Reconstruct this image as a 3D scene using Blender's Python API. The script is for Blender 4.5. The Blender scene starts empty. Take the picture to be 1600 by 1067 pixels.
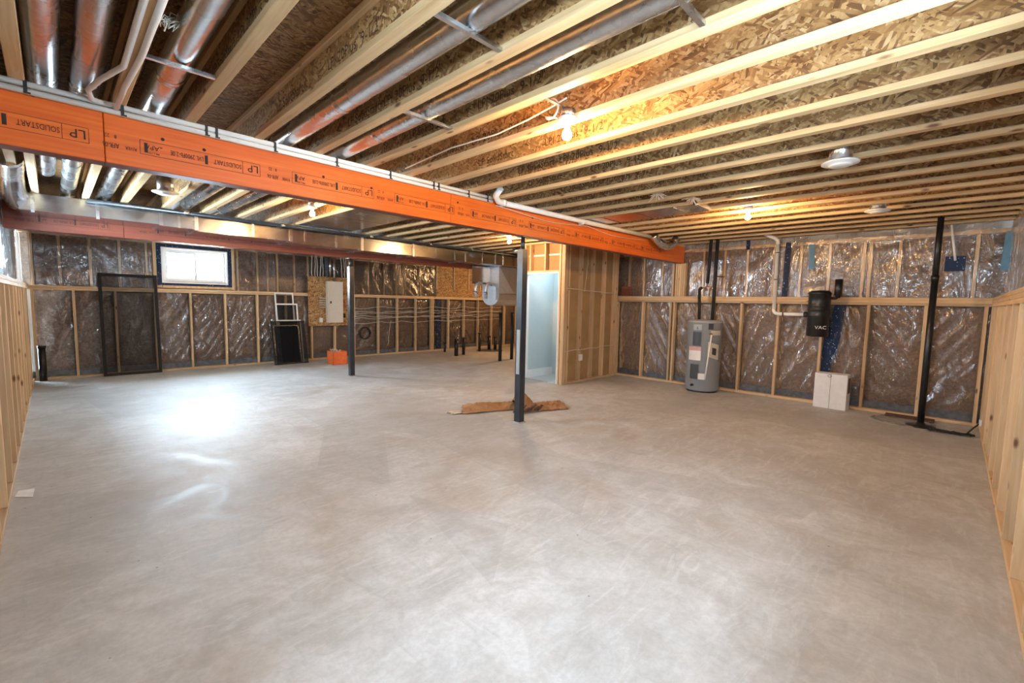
import bpy, bmesh, math, random
from mathutils import Vector, Matrix, noise
random.seed(7)
S = bpy.context.scene
COL = S.collection
V = Vector

# ------------------------------------------------------------------ camera
def rad(a): return math.radians(a)
yaw, pit, rol = rad(44.443), rad(-4.931), rad(1.1646)
F = V((math.cos(yaw)*math.cos(pit), math.sin(yaw)*math.cos(pit), math.sin(pit)))
R0 = V((math.sin(yaw), -math.cos(yaw), 0)); U0 = R0.cross(F)
RV = R0*math.cos(rol) + U0*math.sin(rol); UV = -R0*math.sin(rol) + U0*math.cos(rol)
cam = bpy.data.cameras.new('camera'); camo = bpy.data.objects.new('camera', cam); COL.objects.link(camo)
cam.sensor_width = 36; cam.sensor_fit = 'HORIZONTAL'; cam.lens = 703.95/1600*36; cam.clip_start = .02; cam.clip_end = 200
camo.matrix_world = Matrix(((RV.x, UV.x, -F.x, 0), (RV.y, UV.y, -F.y, 0), (RV.z, UV.z, -F.z, 1.514), (0, 0, 0, 1)))
S.camera = camo

# ------------------------------------------------------------------ world, daylight, exposure
W = bpy.data.worlds.new('overcast_sky'); S.world = W; W.use_nodes = True
bg = W.node_tree.nodes['Background']; bg.inputs[0].default_value = (.64, .84, 1, 1); bg.inputs[1].default_value = 68
S.view_settings.view_transform = 'Standard'; S.view_settings.look = 'None'
S.view_settings.exposure = 1.4; S.view_settings.gamma = 1; S.view_settings.use_curve_mapping = False
S.cycles.max_bounces = 10; S.cycles.diffuse_bounces = 6; S.cycles.transparent_max_bounces = 16
S.cycles.sample_clamp_indirect = 6
BULB_POWER = 680
BULB_COL = (1, .60, .26)
def portal(loc, rot, sx, sy):      # guides sky light through a real window opening
    l = bpy.data.lights.new('window_daylight', 'AREA'); l.shape = 'RECTANGLE'; l.size = sx; l.size_y = sy
    l.cycles.is_portal = True
    o = bpy.data.objects.new('window_daylight', l); COL.objects.link(o); o.location = loc; o.rotation_euler = rot
portal((2.1, 11.52, 2.12), (rad(-90), 0, 0), 1.1, .75)
portal((-.56, 6.95, 2.1), (0, rad(-90), 0), .75, 1.1)
portal((-.56, .6, 2.1), (0, rad(-90), 0), .75, .75)
portal((1.85, -.60, 2.1), (rad(90), 0, 0), 1.0, .7)

# ------------------------------------------------------------------ main dimensions (metres)
XL, YF, YA, XB = -.28, -.324, 11.26, 8.50       # faces of the four half-height walls
XE = 12.2                                        # end of the utility corner
ZJ, ZS = 2.683, 2.924                            # joist underside, subfloor underside
YB0, YB1, ZBB, ZBT = 3.81, 3.925, 2.328, 2.645   # main beam
Y20, Y21, Z2B, Z2T = 8.40, 8.52, 2.31, 2.645     # second beam

# ------------------------------------------------------------------ material helpers
MATS = {}
class NT:
    def __init__(s, name):
        s.m = bpy.data.materials.new(name); s.m.use_nodes = True; s.t = s.m.node_tree; s.n = s.t.nodes
        s.b = s.n['Principled BSDF']; s.out = s.n['Material Output']; MATS[name] = s.m
    def add(s, typ, **kw):
        n = s.n.new(typ)
        for k, v in kw.items():
            if k in n.inputs: n.inputs[k].default_value = v
            else: setattr(n, k, v)
        return n
    def l(s, a, b): s.t.links.new(a, b)
    def ramp(s, fac, stops):
        r = s.add('ShaderNodeValToRGB'); e = r.color_ramp.elements
        while len(e) < len(stops): e.new(.5)
        for i, (p, c) in enumerate(stops): e[i].position = p; e[i].color = (*c, 1) if len(c) == 3 else c
        s.l(fac, r.inputs[0]); return r.outputs[0]
    def mix(s, fac, a, b, mode='MIX'):
        m = s.add('ShaderNodeMix', data_type='RGBA', blend_type=mode)
        for sock, v in ((m.inputs[0], fac), (m.inputs[6], a), (m.inputs[7], b)):
            if hasattr(v, 'links'): s.l(v, sock)
            else: sock.default_value = v if not isinstance(v, tuple) or len(v) == 4 else (*v, 1)
        return m.outputs[2]
    def math(s, op, a, b=0., c=0.):
        m = s.add('ShaderNodeMath', operation=op)
        for i, v in enumerate((a, b, c)):
            if hasattr(v, 'links'): s.l(v, m.inputs[i])
            else: m.inputs[i].default_value = v
        return m.outputs[0]
    def coord(s, scale=(1, 1, 1), rot=(0, 0, 0), rnd=True):
        tc = s.add('ShaderNodeTexCoord'); mp = s.add('ShaderNodeMapping')
        mp.inputs['Scale'].default_value = scale; mp.inputs['Rotation'].default_value = rot
        src = tc.outputs['Object']
        if rnd:
            oi = s.add('ShaderNodeObjectInfo'); va = s.add('ShaderNodeVectorMath', operation='ADD')
            m = s.math('MULTIPLY', oi.outputs['Random'], 37.); s.l(src, va.inputs[0]); s.l(m, va.inputs[1]); src = va.outputs[0]
        s.l(src, mp.inputs[0]); return mp.outputs[0]
    def noise(s, co, scale, detail=4, rough=.55, dist=0.):
        n = s.add('ShaderNodeTexNoise', Scale=scale, Detail=detail, Roughness=rough, Distortion=dist); s.l(co, n.inputs['Vector']); return n.outputs[0]
    def vor(s, co, scale, feature='F1'):
        n = s.add('ShaderNodeTexVoronoi', Scale=scale, feature=feature); s.l(co, n.inputs['Vector']); return n
    def bump(s, h, strength=.3, dist=.01):
        b = s.add('ShaderNodeBump', Strength=strength, Distance=dist); s.l(h, b.inputs['Height']); s.l(b.outputs[0], s.b.inputs['Normal']); return b.outputs[0]
    def set(s, **kw):
        for k, v in kw.items():
            k = k.replace('_', ' ')
            if hasattr(v, 'links'): s.l(v, s.b.inputs[k])
            else: s.b.inputs[k].default_value = (*v, 1) if isinstance(v, tuple) and len(v) == 3 else v

def plain(name, c, rough=.5, metal=0., var=.12, scale=14., coat=0., bump=0.):
    t = NT(name); co = t.coord(); n = t.noise(co, scale)
    c2 = tuple(x*(1-var) for x in c); c3 = tuple(min(1, x*(1+var)) for x in c)
    t.set(Base_Color=t.ramp(n, [(.3, c2), (.7, c3)]), Roughness=rough, Metallic=metal, Coat_Weight=coat)
    if bump: t.bump(n, bump, .003)
    return t.m
def wood(name, axis, c1, c2, knots=True):
    t = NT(name); sc = [26, 26, 26]; sc[axis] = 1.3
    co = t.coord(tuple(sc)); n = t.noise(co, 1., 6, .6, .6)
    col = t.ramp(n, [(.28, c1), (.55, tuple((a+b)/2 for a, b in zip(c1, c2))), (.75, c2)])
    if knots:
        sk = [9, 9, 9]; sk[axis] = 3.2
        v = t.vor(t.coord(tuple(sk)), 1.); k = t.ramp(v.outputs['Distance'], [(.06, (1, 1, 1)), (.15, (0, 0, 0))])
        col = t.mix(k, col, (.16, .07, .025))
    oi = t.add('ShaderNodeObjectInfo'); hsv = t.add('ShaderNodeHueSaturation')
    t.l(t.math('MULTIPLY_ADD', oi.outputs['Random'], .34, .80), hsv.inputs['Value']); t.l(col, hsv.inputs['Color'])
    t.set(Base_Color=hsv.outputs[0], Roughness=.62); t.bump(n, .15, .002)
    return t.m
def osb(name, plane, dark=1.):
    t = NT(name)
    def flake(ang, a, b):
        rot = [0, 0, 0]; rot[{'yz': 0, 'xz': 1, 'xy': 2}[plane]] = rad(ang); sc = [1, 1, 1]
        ax = 'xyz'; sc[ax.index(plane[0])] = a; sc[ax.index(plane[1])] = b
        co = t.coord(); w = t.add('ShaderNodeTexNoise', Scale=5., Detail=2.); t.l(co, w.inputs['Vector'])
        mx = t.add('ShaderNodeMix', data_type='VECTOR'); mx.inputs[0].default_value = .06; t.l(co, mx.inputs[4]); t.l(w.outputs['Color'], mx.inputs[5])
        mp = t.add('ShaderNodeMapping'); mp.inputs['Rotation'].default_value = rot; t.l(mx.outputs[1], mp.inputs[0])
        mq = t.add('ShaderNodeMapping'); mq.inputs['Scale'].default_value = sc; t.l(mp.outputs[0], mq.inputs[0])
        v = t.vor(mq.outputs[0], 1.); sp = t.add('ShaderNodeSeparateColor'); t.l(v.outputs['Color'], sp.inputs[0]); return sp, v
    s1, v1 = flake(20, 11, 62); s2, v2 = flake(-32, 14, 78); s3, v3 = flake(70, 17, 66)
    sel = t.math('GREATER_THAN', s1.outputs[1], .5); sel2 = t.math('GREATER_THAN', s2.outputs[1], .6)
    f = t.add('ShaderNodeMix', data_type='FLOAT'); t.l(sel, f.inputs[0]); t.l(s1.outputs[0], f.inputs[2]); t.l(s2.outputs[0], f.inputs[3])
    g = t.add('ShaderNodeMix', data_type='FLOAT'); t.l(sel2, g.inputs[0]); t.l(f.outputs[0], g.inputs[2]); t.l(s3.outputs[0], g.inputs[3])
    d = dark
    col = t.ramp(g.outputs[0], [(0, (.11*d, .045*d, .012*d)), (.22, (.27*d, .13*d, .042*d)), (.6, (.44*d, .245*d, .09*d)), (.9, (.57*d, .36*d, .155*d)), (1, (.66*d, .46*d, .25*d))])
    fine = t.noise(t.coord((60, 60, 60)), 1., 4)
    col = t.mix(t.ramp(fine, [(.35, (.35, .35, .35)), (.6, (0, 0, 0))]), col, (.2*d, .1*d, .04*d))
    t.set(Base_Color=col, Roughness=.6); t.bump(g.outputs[0], .35, .004)
    return t.m

pine1, pine2 = (.52, .325, .16), (.76, .56, .345)
for a, n in enumerate('xyz'): wood('pine_'+n, a, pine1, pine2)
wood('joist_flange', 1, (.52, .33, .15), (.78, .58, .34))
wood('treated_red', 0, (.16, .05, .03), (.3, .1, .05), False)
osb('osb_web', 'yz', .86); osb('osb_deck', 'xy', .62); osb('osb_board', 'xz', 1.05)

def lvl(name, c1, c2):
    t = NT(name); n = t.noise(t.coord((1.2, 1, 34)), 1., 5, .6, .4); b = t.noise(t.coord((1.4, 1.4, 2.4)), 1., 3)
    col = t.ramp(n, [(.3, c1), (.7, c2)])
    col = t.mix(t.ramp(b, [(.45, (0, 0, 0)), (.75, (.45, .45, .45))]), col, tuple(x*.62 for x in c1))
    v = t.vor(t.coord((5, 5, 8)), 1.); k = t.ramp(v.outputs['Distance'], [(.03, (1, 1, 1)), (.06, (0, 0, 0))])
    t.set(Base_Color=t.mix(k, col, (.15, .04, .01)), Roughness=.42, Specular_IOR_Level=.35); t.bump(n, .1, .002)
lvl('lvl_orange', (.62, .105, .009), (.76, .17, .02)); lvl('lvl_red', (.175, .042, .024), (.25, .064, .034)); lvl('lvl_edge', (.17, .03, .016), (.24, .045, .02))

def concrete():
    t = NT('concrete_floor'); co = t.coord(rnd=False)
    big = t.noise(co, .55, 5, .6, .8); mid = t.noise(co, 2.2, 6, .62, 1.2); fine = t.noise(co, 30., 5, .7)
    st = t.noise(t.coord((3.2, .7, 1), (0, 0, rad(35)), False), 3., 5, .65, 1.6)
    sw = t.noise(t.coord((1., 4., 1), (0, 0, rad(-20)), False), 2., 5, .65, 2.2)
    col = t.ramp(big, [(.32, (.46, .445, .43)), (.5, (.56, .555, .55)), (.68, (.645, .645, .645))])
    col = t.mix(t.ramp(mid, [(.35, (.75, .75, .75)), (.6, (0, 0, 0))]), col, (.40, .385, .365))
    col = t.mix(t.ramp(st, [(.54, (0, 0, 0)), (.72, (.35, .35, .35))]), col, (.34, .33, .32))
    col = t.mix(t.ramp(sw, [(.5, (0, 0, 0)), (.68, (.5, .5, .5))]), col, (.66, .665, .67))
    ye = t.noise(co, .9, 4, .6, .5)
    col = t.mix(t.ramp(ye, [(.54, (0, 0, 0)), (.72, (.6, .6, .6))]), col, (.38, .295, .215))
    col = t.mix(t.ramp(fine, [(.4, (.22, .22, .22)), (.6, (0, 0, 0))]), col, (.3, .29, .28))
    pv = t.vor(t.coord((1.1, .55, 1), (0, 0, rad(25)), False), .9); sc = t.add('ShaderNodeSeparateColor'); t.l(pv.outputs['Color'], sc.inputs[0])
    wn = t.noise(co, 1.6, 5, .65, 1.)
    pt = t.math('MULTIPLY', t.math('GREATER_THAN', sc.outputs[0], .72), t.math('MULTIPLY', wn, .55))
    col = t.mix(pt, col, (.33, .325, .32))
    sp = t.vor(co, 5.); col = t.mix(t.ramp(sp.outputs['Distance'], [(.022, (.7, .7, .7)), (.04, (0, 0, 0))]), col, (.12, .1, .09))
    t.set(Base_Color=col, Roughness=t.ramp(mid, [(.3, (.44, .44, .44)), (.7, (.64, .64, .64))]), Specular_IOR_Level=.22)
    h = t.math('ADD', t.math('MULTIPLY', fine, .3), t.math('ADD', mid, st)); t.bump(h, .07, .005)
concrete()

def galv(name, base, rough, metal=1.):
    t = NT(name); v = t.vor(t.coord((1, 1, 1)), 38.); sp = t.add('ShaderNodeSeparateColor'); t.l(v.outputs['Color'], sp.inputs[0])
    n = t.noise(t.coord(), 3., 4)
    col = t.ramp(sp.outputs[0], [(0, tuple(x*.86 for x in base)), (1, base)])
    t.set(Base_Color=col, Metallic=metal, Roughness=t.ramp(n, [(.3, (rough*.7,)*3), (.7, (rough*1.3,)*3)])); t.bump(n, .015, .004)
galv('galvanised', (.66, .68, .70), .27); galv('duct_board', (.50, .51, .525), .22); galv('sheet_bright', (.55, .56, .58), .4, .55); galv('foil', (.82, .82, .83), .22)

def film(name, scale, strength, gloss, veil):
    t = NT(name)
    a = t.noise(t.coord((2.2, 2.2, .8), (rad(25), rad(25), 0)), scale, 4, .6, 1.2); b = t.noise(t.coord((1, 1, 1)), scale*3, 3)
    h = t.math('ADD', t.math('ABSOLUTE', t.math('SUBTRACT', a, .5)), t.math('MULTIPLY', b, .035))
    bp = t.add('ShaderNodeBump', Strength=strength, Distance=.05); t.l(h, bp.inputs['Height'])
    fr = t.add('ShaderNodeFresnel', IOR=1.5); t.l(bp.outputs[0], fr.inputs['Normal'])
    gl = t.add('ShaderNodeBsdfGlossy', Roughness=.17); gl.inputs['Color'].default_value = (1, 1, 1, 1); t.l(bp.outputs[0], gl.inputs['Normal'])
    tr = t.add('ShaderNodeBsdfTransparent'); tr.inputs[0].default_value = (.97, .96, .95, 1)
    df = t.add('ShaderNodeBsdfDiffuse'); df.inputs[0].default_value = (.75, .76, .78, 1)
    m0 = t.add('ShaderNodeMixShader'); m0.inputs[0].default_value = veil; t.l(tr.outputs[0], m0.inputs[1]); t.l(df.outputs[0], m0.inputs[2])
    m1 = t.add('ShaderNodeMixShader'); t.l(t.math('MULTIPLY_ADD', fr.outputs[0], gloss, .01), m1.inputs[0])
    t.l(m0.outputs[0], m1.inputs[1]); t.l(gl.outputs[0], m1.inputs[2]); t.l(m1.outputs[0], t.out.inputs[0])
film('poly_film', 1.8, .75, 1.3, .015); film('poly_band', 4., .8, 1.5, .14)

def see_through(name, c, alpha, rough=.3):
    t = NT(name); d = t.add('ShaderNodeBsdfDiffuse'); d.inputs[0].default_value = (*c, 1); tr = t.add('ShaderNodeBsdfTransparent')
    w = t.noise(t.coord(), 300., 2); m = t.add('ShaderNodeMixShader'); t.l(t.math('MULTIPLY_ADD', w, .1, alpha-.05), m.inputs[0])
    t.l(tr.outputs[0], m.inputs[1]); t.l(d.outputs[0], m.inputs[2]); t.l(m.outputs[0], t.out.inputs[0])
see_through('insect_mesh', (.03, .03, .032), .24); see_through('insect_mesh_dense', (.018, .018, .02), .44)
def glass():
    t = NT('window_glass'); tr = t.add('ShaderNodeBsdfTransparent'); gl = t.add('ShaderNodeBsdfGlossy', Roughness=.02)
    m = t.add('ShaderNodeMixShader'); m.inputs[0].default_value = .06; t.l(tr.outputs[0], m.inputs[1]); t.l(gl.outputs[0], m.inputs[2]); t.l(m.outputs[0], t.out.inputs[0])
glass()
def batt():
    t = NT('insulation'); n = t.noise(t.coord((1, 1, 1)), 26., 6, .7); b = t.noise(t.coord(), 3., 4)
    col = t.ramp(n, [(.3, (.11, .072, .052)), (.55, (.25, .175, .13)), (.8, (.40, .30, .23))])
    t.set(Base_Color=t.mix(t.ramp(b, [(.4, (0, 0, 0)), (.7, (.4, .4, .4))]), col, (.12, .075, .05)), Roughness=.95); t.bump(n, .6, .02)
batt()
def tape():
    t = NT('navy_tape'); v = t.vor(t.coord(), 30.); n = t.noise(t.coord((30, 30, 60)), 1., 2)
    k = t.math('MULTIPLY', t.math('LESS_THAN', v.outputs['Distance'], .22), t.math('GREATER_THAN', n, .52))
    t.set(Base_Color=t.mix(k, (.008, .022, .07), (.42, .5, .6)), Roughness=.45, Specular_IOR_Level=.25)
tape()
def bulb_mat():
    t = NT('bulb_glow'); e = t.add('ShaderNodeEmission', Strength=BULB_POWER); e.inputs[0].default_value = (*BULB_COL, 1); t.l(e.outputs[0], t.out.inputs[0])
bulb_mat()
plain('black_steel', (.022, .024, .028), .32, var=.3); plain('abs_black', (.012, .012, .013), .34, var=.25); plain('rubber_foam', (.018, .018, .019), .8, var=.3)
def vinyl():
    t = NT('white_vinyl'); t.set(Base_Color=t.ramp(t.noise(t.coord(), 9.), [(.3, (.86, .87, .88)), (.7, (.9, .9, .9))]), Roughness=.3)
    tl = t.add('ShaderNodeBsdfTranslucent'); tl.inputs[0].default_value = (.9, .9, .9, 1); m = t.add('ShaderNodeMixShader'); m.inputs[0].default_value = .005
    t.l(t.b.outputs[0], m.inputs[1]); t.l(tl.outputs[0], m.inputs[2]); t.l(m.outputs[0], t.out.inputs[0])
vinyl()
plain('white_plastic', (.80, .80, .79), .35, var=.04); plain('pvc_white', (.84, .84, .82), .4, var=.04);
plain('panel_cream', (.72, .67, .58), .45, var=.04); plain('heater_grey', (.36, .375, .39), .38, var=.05, scale=3.); plain('dark_grey', (.05, .053, .06), .4)
plain('label_white', (.78, .76, .74), .6, var=.05); plain('label_tan', (.60, .52, .42), .7, var=.08); plain('label_red', (.62, .36, .34), .6)
plain('ink', (.03, .018, .012), .8); plain('ink_osb', (.06, .028, .012), .8); plain('white_ink', (.75, .77, .8), .4, var=.02)
plain('cable_white', (.62, .59, .53), .5); plain('cable_black', (.012, .012, .013), .5); plain('cable_red', (.5, .06, .05), .5); plain('copper', (.62, .27, .14), .35, 1.)
plain('orange_card', (.80, .16, .04), .6); plain('carton_white', (.80, .80, .82), .55, var=.04); plain('carton_dark', (.16, .13, .11), .7, var=.5, scale=9.)
plain('kraft_paper', (.35, .175, .075), .8, var=.22, scale=7., bump=.4); plain('paper_white', (.8, .8, .8), .7); plain('light_blue_tape', (.09, .22, .32), .5)
plain('drywall_back', (.36, .225, .10), .9, var=.12, scale=4.); plain('wall_paint_blue', (.52, .62, .66), .6, var=.02); plain('trim_white', (.82, .84, .85), .4, var=.02)
plain('landing_floor', (.52, .56, .57), .4, var=.1); plain('foundation', (.38, .36, .34), .9, var=.15, scale=3.); plain('membrane', (.10, .11, .125), .35, var=.4)
plain('black_card', (.014, .014, .015), .9); plain('frame_black', (.006, .006, .0065), .75); plain('pit_lid', (.30, .28, .26), .7, var=.3); plain('wood_dark', (.10, .045, .025), .7, var=.4)
plain('brass', (.6, .42, .16), .3, 1.); plain('plaster_white', (.8, .8, .78), .8)
M = MATS

# ------------------------------------------------------------------ geometry helpers
class MB:
    def __init__(s): s.v = []; s.f = []; s.sm = []
    def add(s, vs, fs, smooth=False):
        k = len(s.v); s.v += [V(p) for p in vs]; s.f += [tuple(i+k for i in f) for f in fs]; s.sm += [smooth]*len(fs); return s
    def box(s, x0, x1, y0, y1, z0, z1):
        vs = [(x, y, z) for x in (x0, x1) for y in (y0, y1) for z in (z0, z1)]
        return s.add(vs, [(0, 1, 3, 2), (4, 6, 7, 5), (0, 4, 5, 1), (2, 3, 7, 6), (0, 2, 6, 4), (1, 5, 7, 3)])
    def bar(s, a, b, w, h, up=(0, 0, 1)):          # rectangular bar from a to b
        a, b = V(a), V(b); d = (b-a).normalized(); u = V(up); x = d.cross(u).normalized(); u = x.cross(d)
        vs = [p + x*(w/2*i) + u*(h/2*j) for p in (a, b) for i, j in ((-1, -1), (1, -1), (1, 1), (-1, 1))]
        return s.add(vs, [(3, 2, 1, 0), (4, 5, 6, 7), (0, 1, 5, 4), (1, 2, 6, 5), (2, 3, 7, 6), (3, 0, 4, 7)])
    def tube(s, pts, r, n=10, caps=True, r2=None):
        pts = [V(p) for p in pts]; k = len(s.v); up = None
        for i, p in enumerate(pts):
            d = (pts[min(i+1, len(pts)-1)] - pts[max(i-1, 0)]).normalized()
            if up is None: up = d.orthogonal().normalized()
            up = (up - d*up.dot(d)).normalized(); x = d.cross(up)
            rr = r[i] if isinstance(r, (list, tuple)) else r
            s.v += [p + (up*math.cos(2*math.pi*j/n) + x*math.sin(2*math.pi*j/n))*rr for j in range(n)]
        for i in range(len(pts)-1):
            for j in range(n):
                s.f.append((k+i*n+j, k+i*n+(j+1) % n, k+(i+1)*n+(j+1) % n, k+(i+1)*n+j)); s.sm.append(True)
        if caps:
            e = k+(len(pts)-1)*n
            s.f += [tuple(range(k+n-1, k-1, -1)), tuple(range(e, e+n))]; s.sm += [False]*2
        return s
    def lathe(s, c, prof, n=24):                   # profile of (radius, height) turned about a vertical line
        k = len(s.v); c = V(c)
        for r, z in prof: s.v += [c+V((r*math.cos(2*math.pi*j/n), r*math.sin(2*math.pi*j/n), z)) for j in range(n)]
        for i in range(len(prof)-1):
            for j in range(n): s.f.append((k+i*n+j, k+i*n+(j+1) % n, k+(i+1)*n+(j+1) % n, k+(i+1)*n+j)); s.sm.append(True)
        return s
    def prism(s, poly, d):                         # polygon (3-D points) extruded by vector d
        n = len(poly); d = V(d); vs = [V(p) for p in poly]; vs += [p+d for p in vs]
        return s.add(vs, [tuple(range(n-1, -1, -1)), tuple(range(n, 2*n))] + [(i, (i+1) % n, n+(i+1) % n, n+i) for i in range(n)])
    def grid(s, fn, nu, nv, smooth=True):
        k = len(s.v)
        for i in range(nu+1):
            for j in range(nv+1): s.v.append(V(fn(i/nu, j/nv)))
        for i in range(nu):
            for j in range(nv):
                a = k+i*(nv+1)+j; s.f.append((a, a+nv+1, a+nv+2, a+1)); s.sm.append(smooth)
        return s
ORG = {}
def tag(o, label=None, cat=None, group=None, kind=None):
    for k, v in (('label', label), ('category', cat), ('group', group), ('kind', kind)):
        if v: o[k] = v
    return o
def thing(name, loc, label, cat, group=None, kind=None):
    o = bpy.data.objects.new(name, None); COL.objects.link(o); o.empty_display_size = .1
    o.location = loc; ORG[o.name] = V(loc); return tag(o, label, cat, group, kind)
def build(mb, name, mat, parent=None, label=None, cat=None, group=None, kind=None, fix=True):
    if parent: org = ORG[parent.name]
    else:
        lo = [min(p[i] for p in mb.v) for i in range(3)]; hi = [max(p[i] for p in mb.v) for i in range(3)]
        org = V(((lo[0]+hi[0])/2, (lo[1]+hi[1])/2, lo[2]))
    me = bpy.data.meshes.new(name); me.from_pydata([p-org for p in mb.v], [], mb.f); me.materials.append(M[mat])
    for p, sm in zip(me.polygons, mb.sm): p.use_smooth = sm
    if fix:
        bm = bmesh.new(); bm.from_mesh(me); bmesh.ops.recalc_face_normals(bm, faces=bm.faces); bm.to_mesh(me); bm.free()
    o = bpy.data.objects.new(name, me); COL.objects.link(o)
    if parent: o.parent = parent
    else: o.location = org
    ORG[o.name] = org
    return tag(o, label, cat, group, kind)
CACHE = {}
def board(name, x0, x1, y0, y1, z0, z1, mat, parent=None, ch=.003, **kw):     # chamfered board; alike boards share their mesh
    d = tuple(round(v, 3) for v in (x1-x0, y1-y0, z1-z0)); key = (d, mat, ch)
    if key not in CACHE:
        me = bpy.data.meshes.new(name); bm = bmesh.new(); bmesh.ops.create_cube(bm, size=1)
        bmesh.ops.scale(bm, vec=d, verts=bm.verts)
        if ch: bmesh.ops.bevel(bm, geom=list(bm.edges), offset=min(ch, min(d)/3), segments=1, affect='EDGES')
        bm.to_mesh(me); bm.free(); me.materials.append(M[mat]); CACHE[key] = me
    o = bpy.data.objects.new(name, CACHE[key]); COL.objects.link(o); c = V(((x0+x1)/2, (y0+y1)/2, (z0+z1)/2))
    o.location = c - (ORG[parent.name] if parent else V((0, 0, 0)))
    if parent: o.parent = parent
    ORG[o.name] = c                                 # children of a board are placed from its middle
    return tag(o, **kw)
TXT = {}
def text_mb(body, size, org, right, up, off=.0015, mb=None, sx=1.):
    if body not in TXT:
        cu = bpy.data.curves.new('lettering', 'FONT'); cu.body = body; cu.size = 1; cu.resolution_u = 2
        ob = bpy.data.objects.new('lettering', cu); me = bpy.data.meshes.new_from_object(ob)
        TXT[body] = ([tuple(v.co) for v in me.vertices], [tuple(p.vertices) for p in me.polygons])
        bpy.data.objects.remove(ob); bpy.data.meshes.remove(me)
    vs, fs = TXT[body]; right, up = V(right).normalized(), V(up).normalized(); n = right.cross(up); org = V(org)
    mb = mb or MB()
    return mb.add([org + right*(x*size*sx) + up*(y*size) + n*off for x, y, z in vs], fs)
def copy_tree(o, delta, parent=None):
    c = o.copy(); COL.objects.link(c); c.parent = parent
    if parent is None: c.location = o.location + V(delta)
    for ch in [x for x in bpy.data.objects if x.parent == o]: copy_tree(ch, delta, c)
    return c
def ridge(p): return (1-abs(noise.noise(p))*2)**3
def arc(c, r, a0, a1, ex, ey, n=8):
    c, ex, ey = V(c), V(ex), V(ey)
    return [c + ex*(r*math.cos(rad(a0+(a1-a0)*i/n))) + ey*(r*math.sin(rad(a0+(a1-a0)*i/n))) for i in range(n+1)]
def wavy(a, b, n, amp, seed):
    a, b = V(a), V(b); return [a.lerp(b, i/n) + noise.noise_vector(V((i*.45, seed*3.7, 0)))*amp*min(1, i, n-i) for i in range(n+1)]

# ------------------------------------------------------------------ floor
build(MB().box(-.75, XE+.4, -.75, 12.0, -.12, 0), 'floor', 'concrete_floor', kind='structure', label='pale grey concrete basement floor slab')

# ------------------------------------------------------------------ ceiling: subfloor panels and I-joists
ceil = build(MB().box(-.75, XE+.4, -.75, 12.0, ZS+.024, ZS+.08), 'ceiling', 'osb_deck', kind='structure', label='open floor deck of strand board over I-joists')
y = -.70; row = 0
while y < 11.9:
    x = -.75 - (row % 2)*1.22
    while x < XE+.3:
        x0, x1 = max(x, -.72), min(x+2.44, XE+.3)
        if x1 - x0 > .2: board('subfloor_panel', x0+.002, x1-.002, y+.002, min(y+1.22, 11.9)-.002, ZS, ZS+.022, 'osb_deck', ceil, 0)
        x += 2.44
    y += 1.22; row += 1
XR = [-.17, -.05, .38, .74, 1.16, 1.60, 2.04] + [2.445+.4055*i for i in range(24)]
XR = [x for x in XR if x < XE]
def joist_text(j, xw, y0, s=.088):
    if j % 2: mb = text_mb('LP SolidStart', s, (xw, y0, ZJ+.075), (0, -1, 0), (0, 0, 1)); text_mb('LPI 20Plus  9-1/2"', s*.92, (xw, y0-.80, ZJ+.078), (0, -1, 0), (0, 0, 1), mb=mb)
    else: mb = text_mb('LP SolidStart  LPI 20Plus  9-1/2"', s, (xw, y0, ZJ+.072), (0, -1, 0), (0, 0, 1))
    return mb
for j, xr in enumerate(XR):
    y0, y1 = (-.62, 11.5) if xr < 8.6 else (5.3, 11.5)
    j -= 1
    xc = xr-.032
    w = board('joist', xc-.006, xc+.006, y0, y1, ZJ+.03, ZS-.03, 'osb_web', ceil, 0)
    board('flange', xr-.064, xr, y0, y1, ZJ, ZJ+.038, 'joist_flange', w); board('flange', xr-.064, xr, y0, y1, ZS-.038, ZS, 'joist_flange', w)
    mb = joist_text(j, xc-.006, 3.36-(j % 3)*.12)
    joist2 = joist_text(j+1, xc-.006, 6.9-(j*.37) % .9)
    mb.add(joist2.v, joist2.f)
    build(mb, 'printed_lettering', 'ink_osb', w, fix=False)

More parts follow.
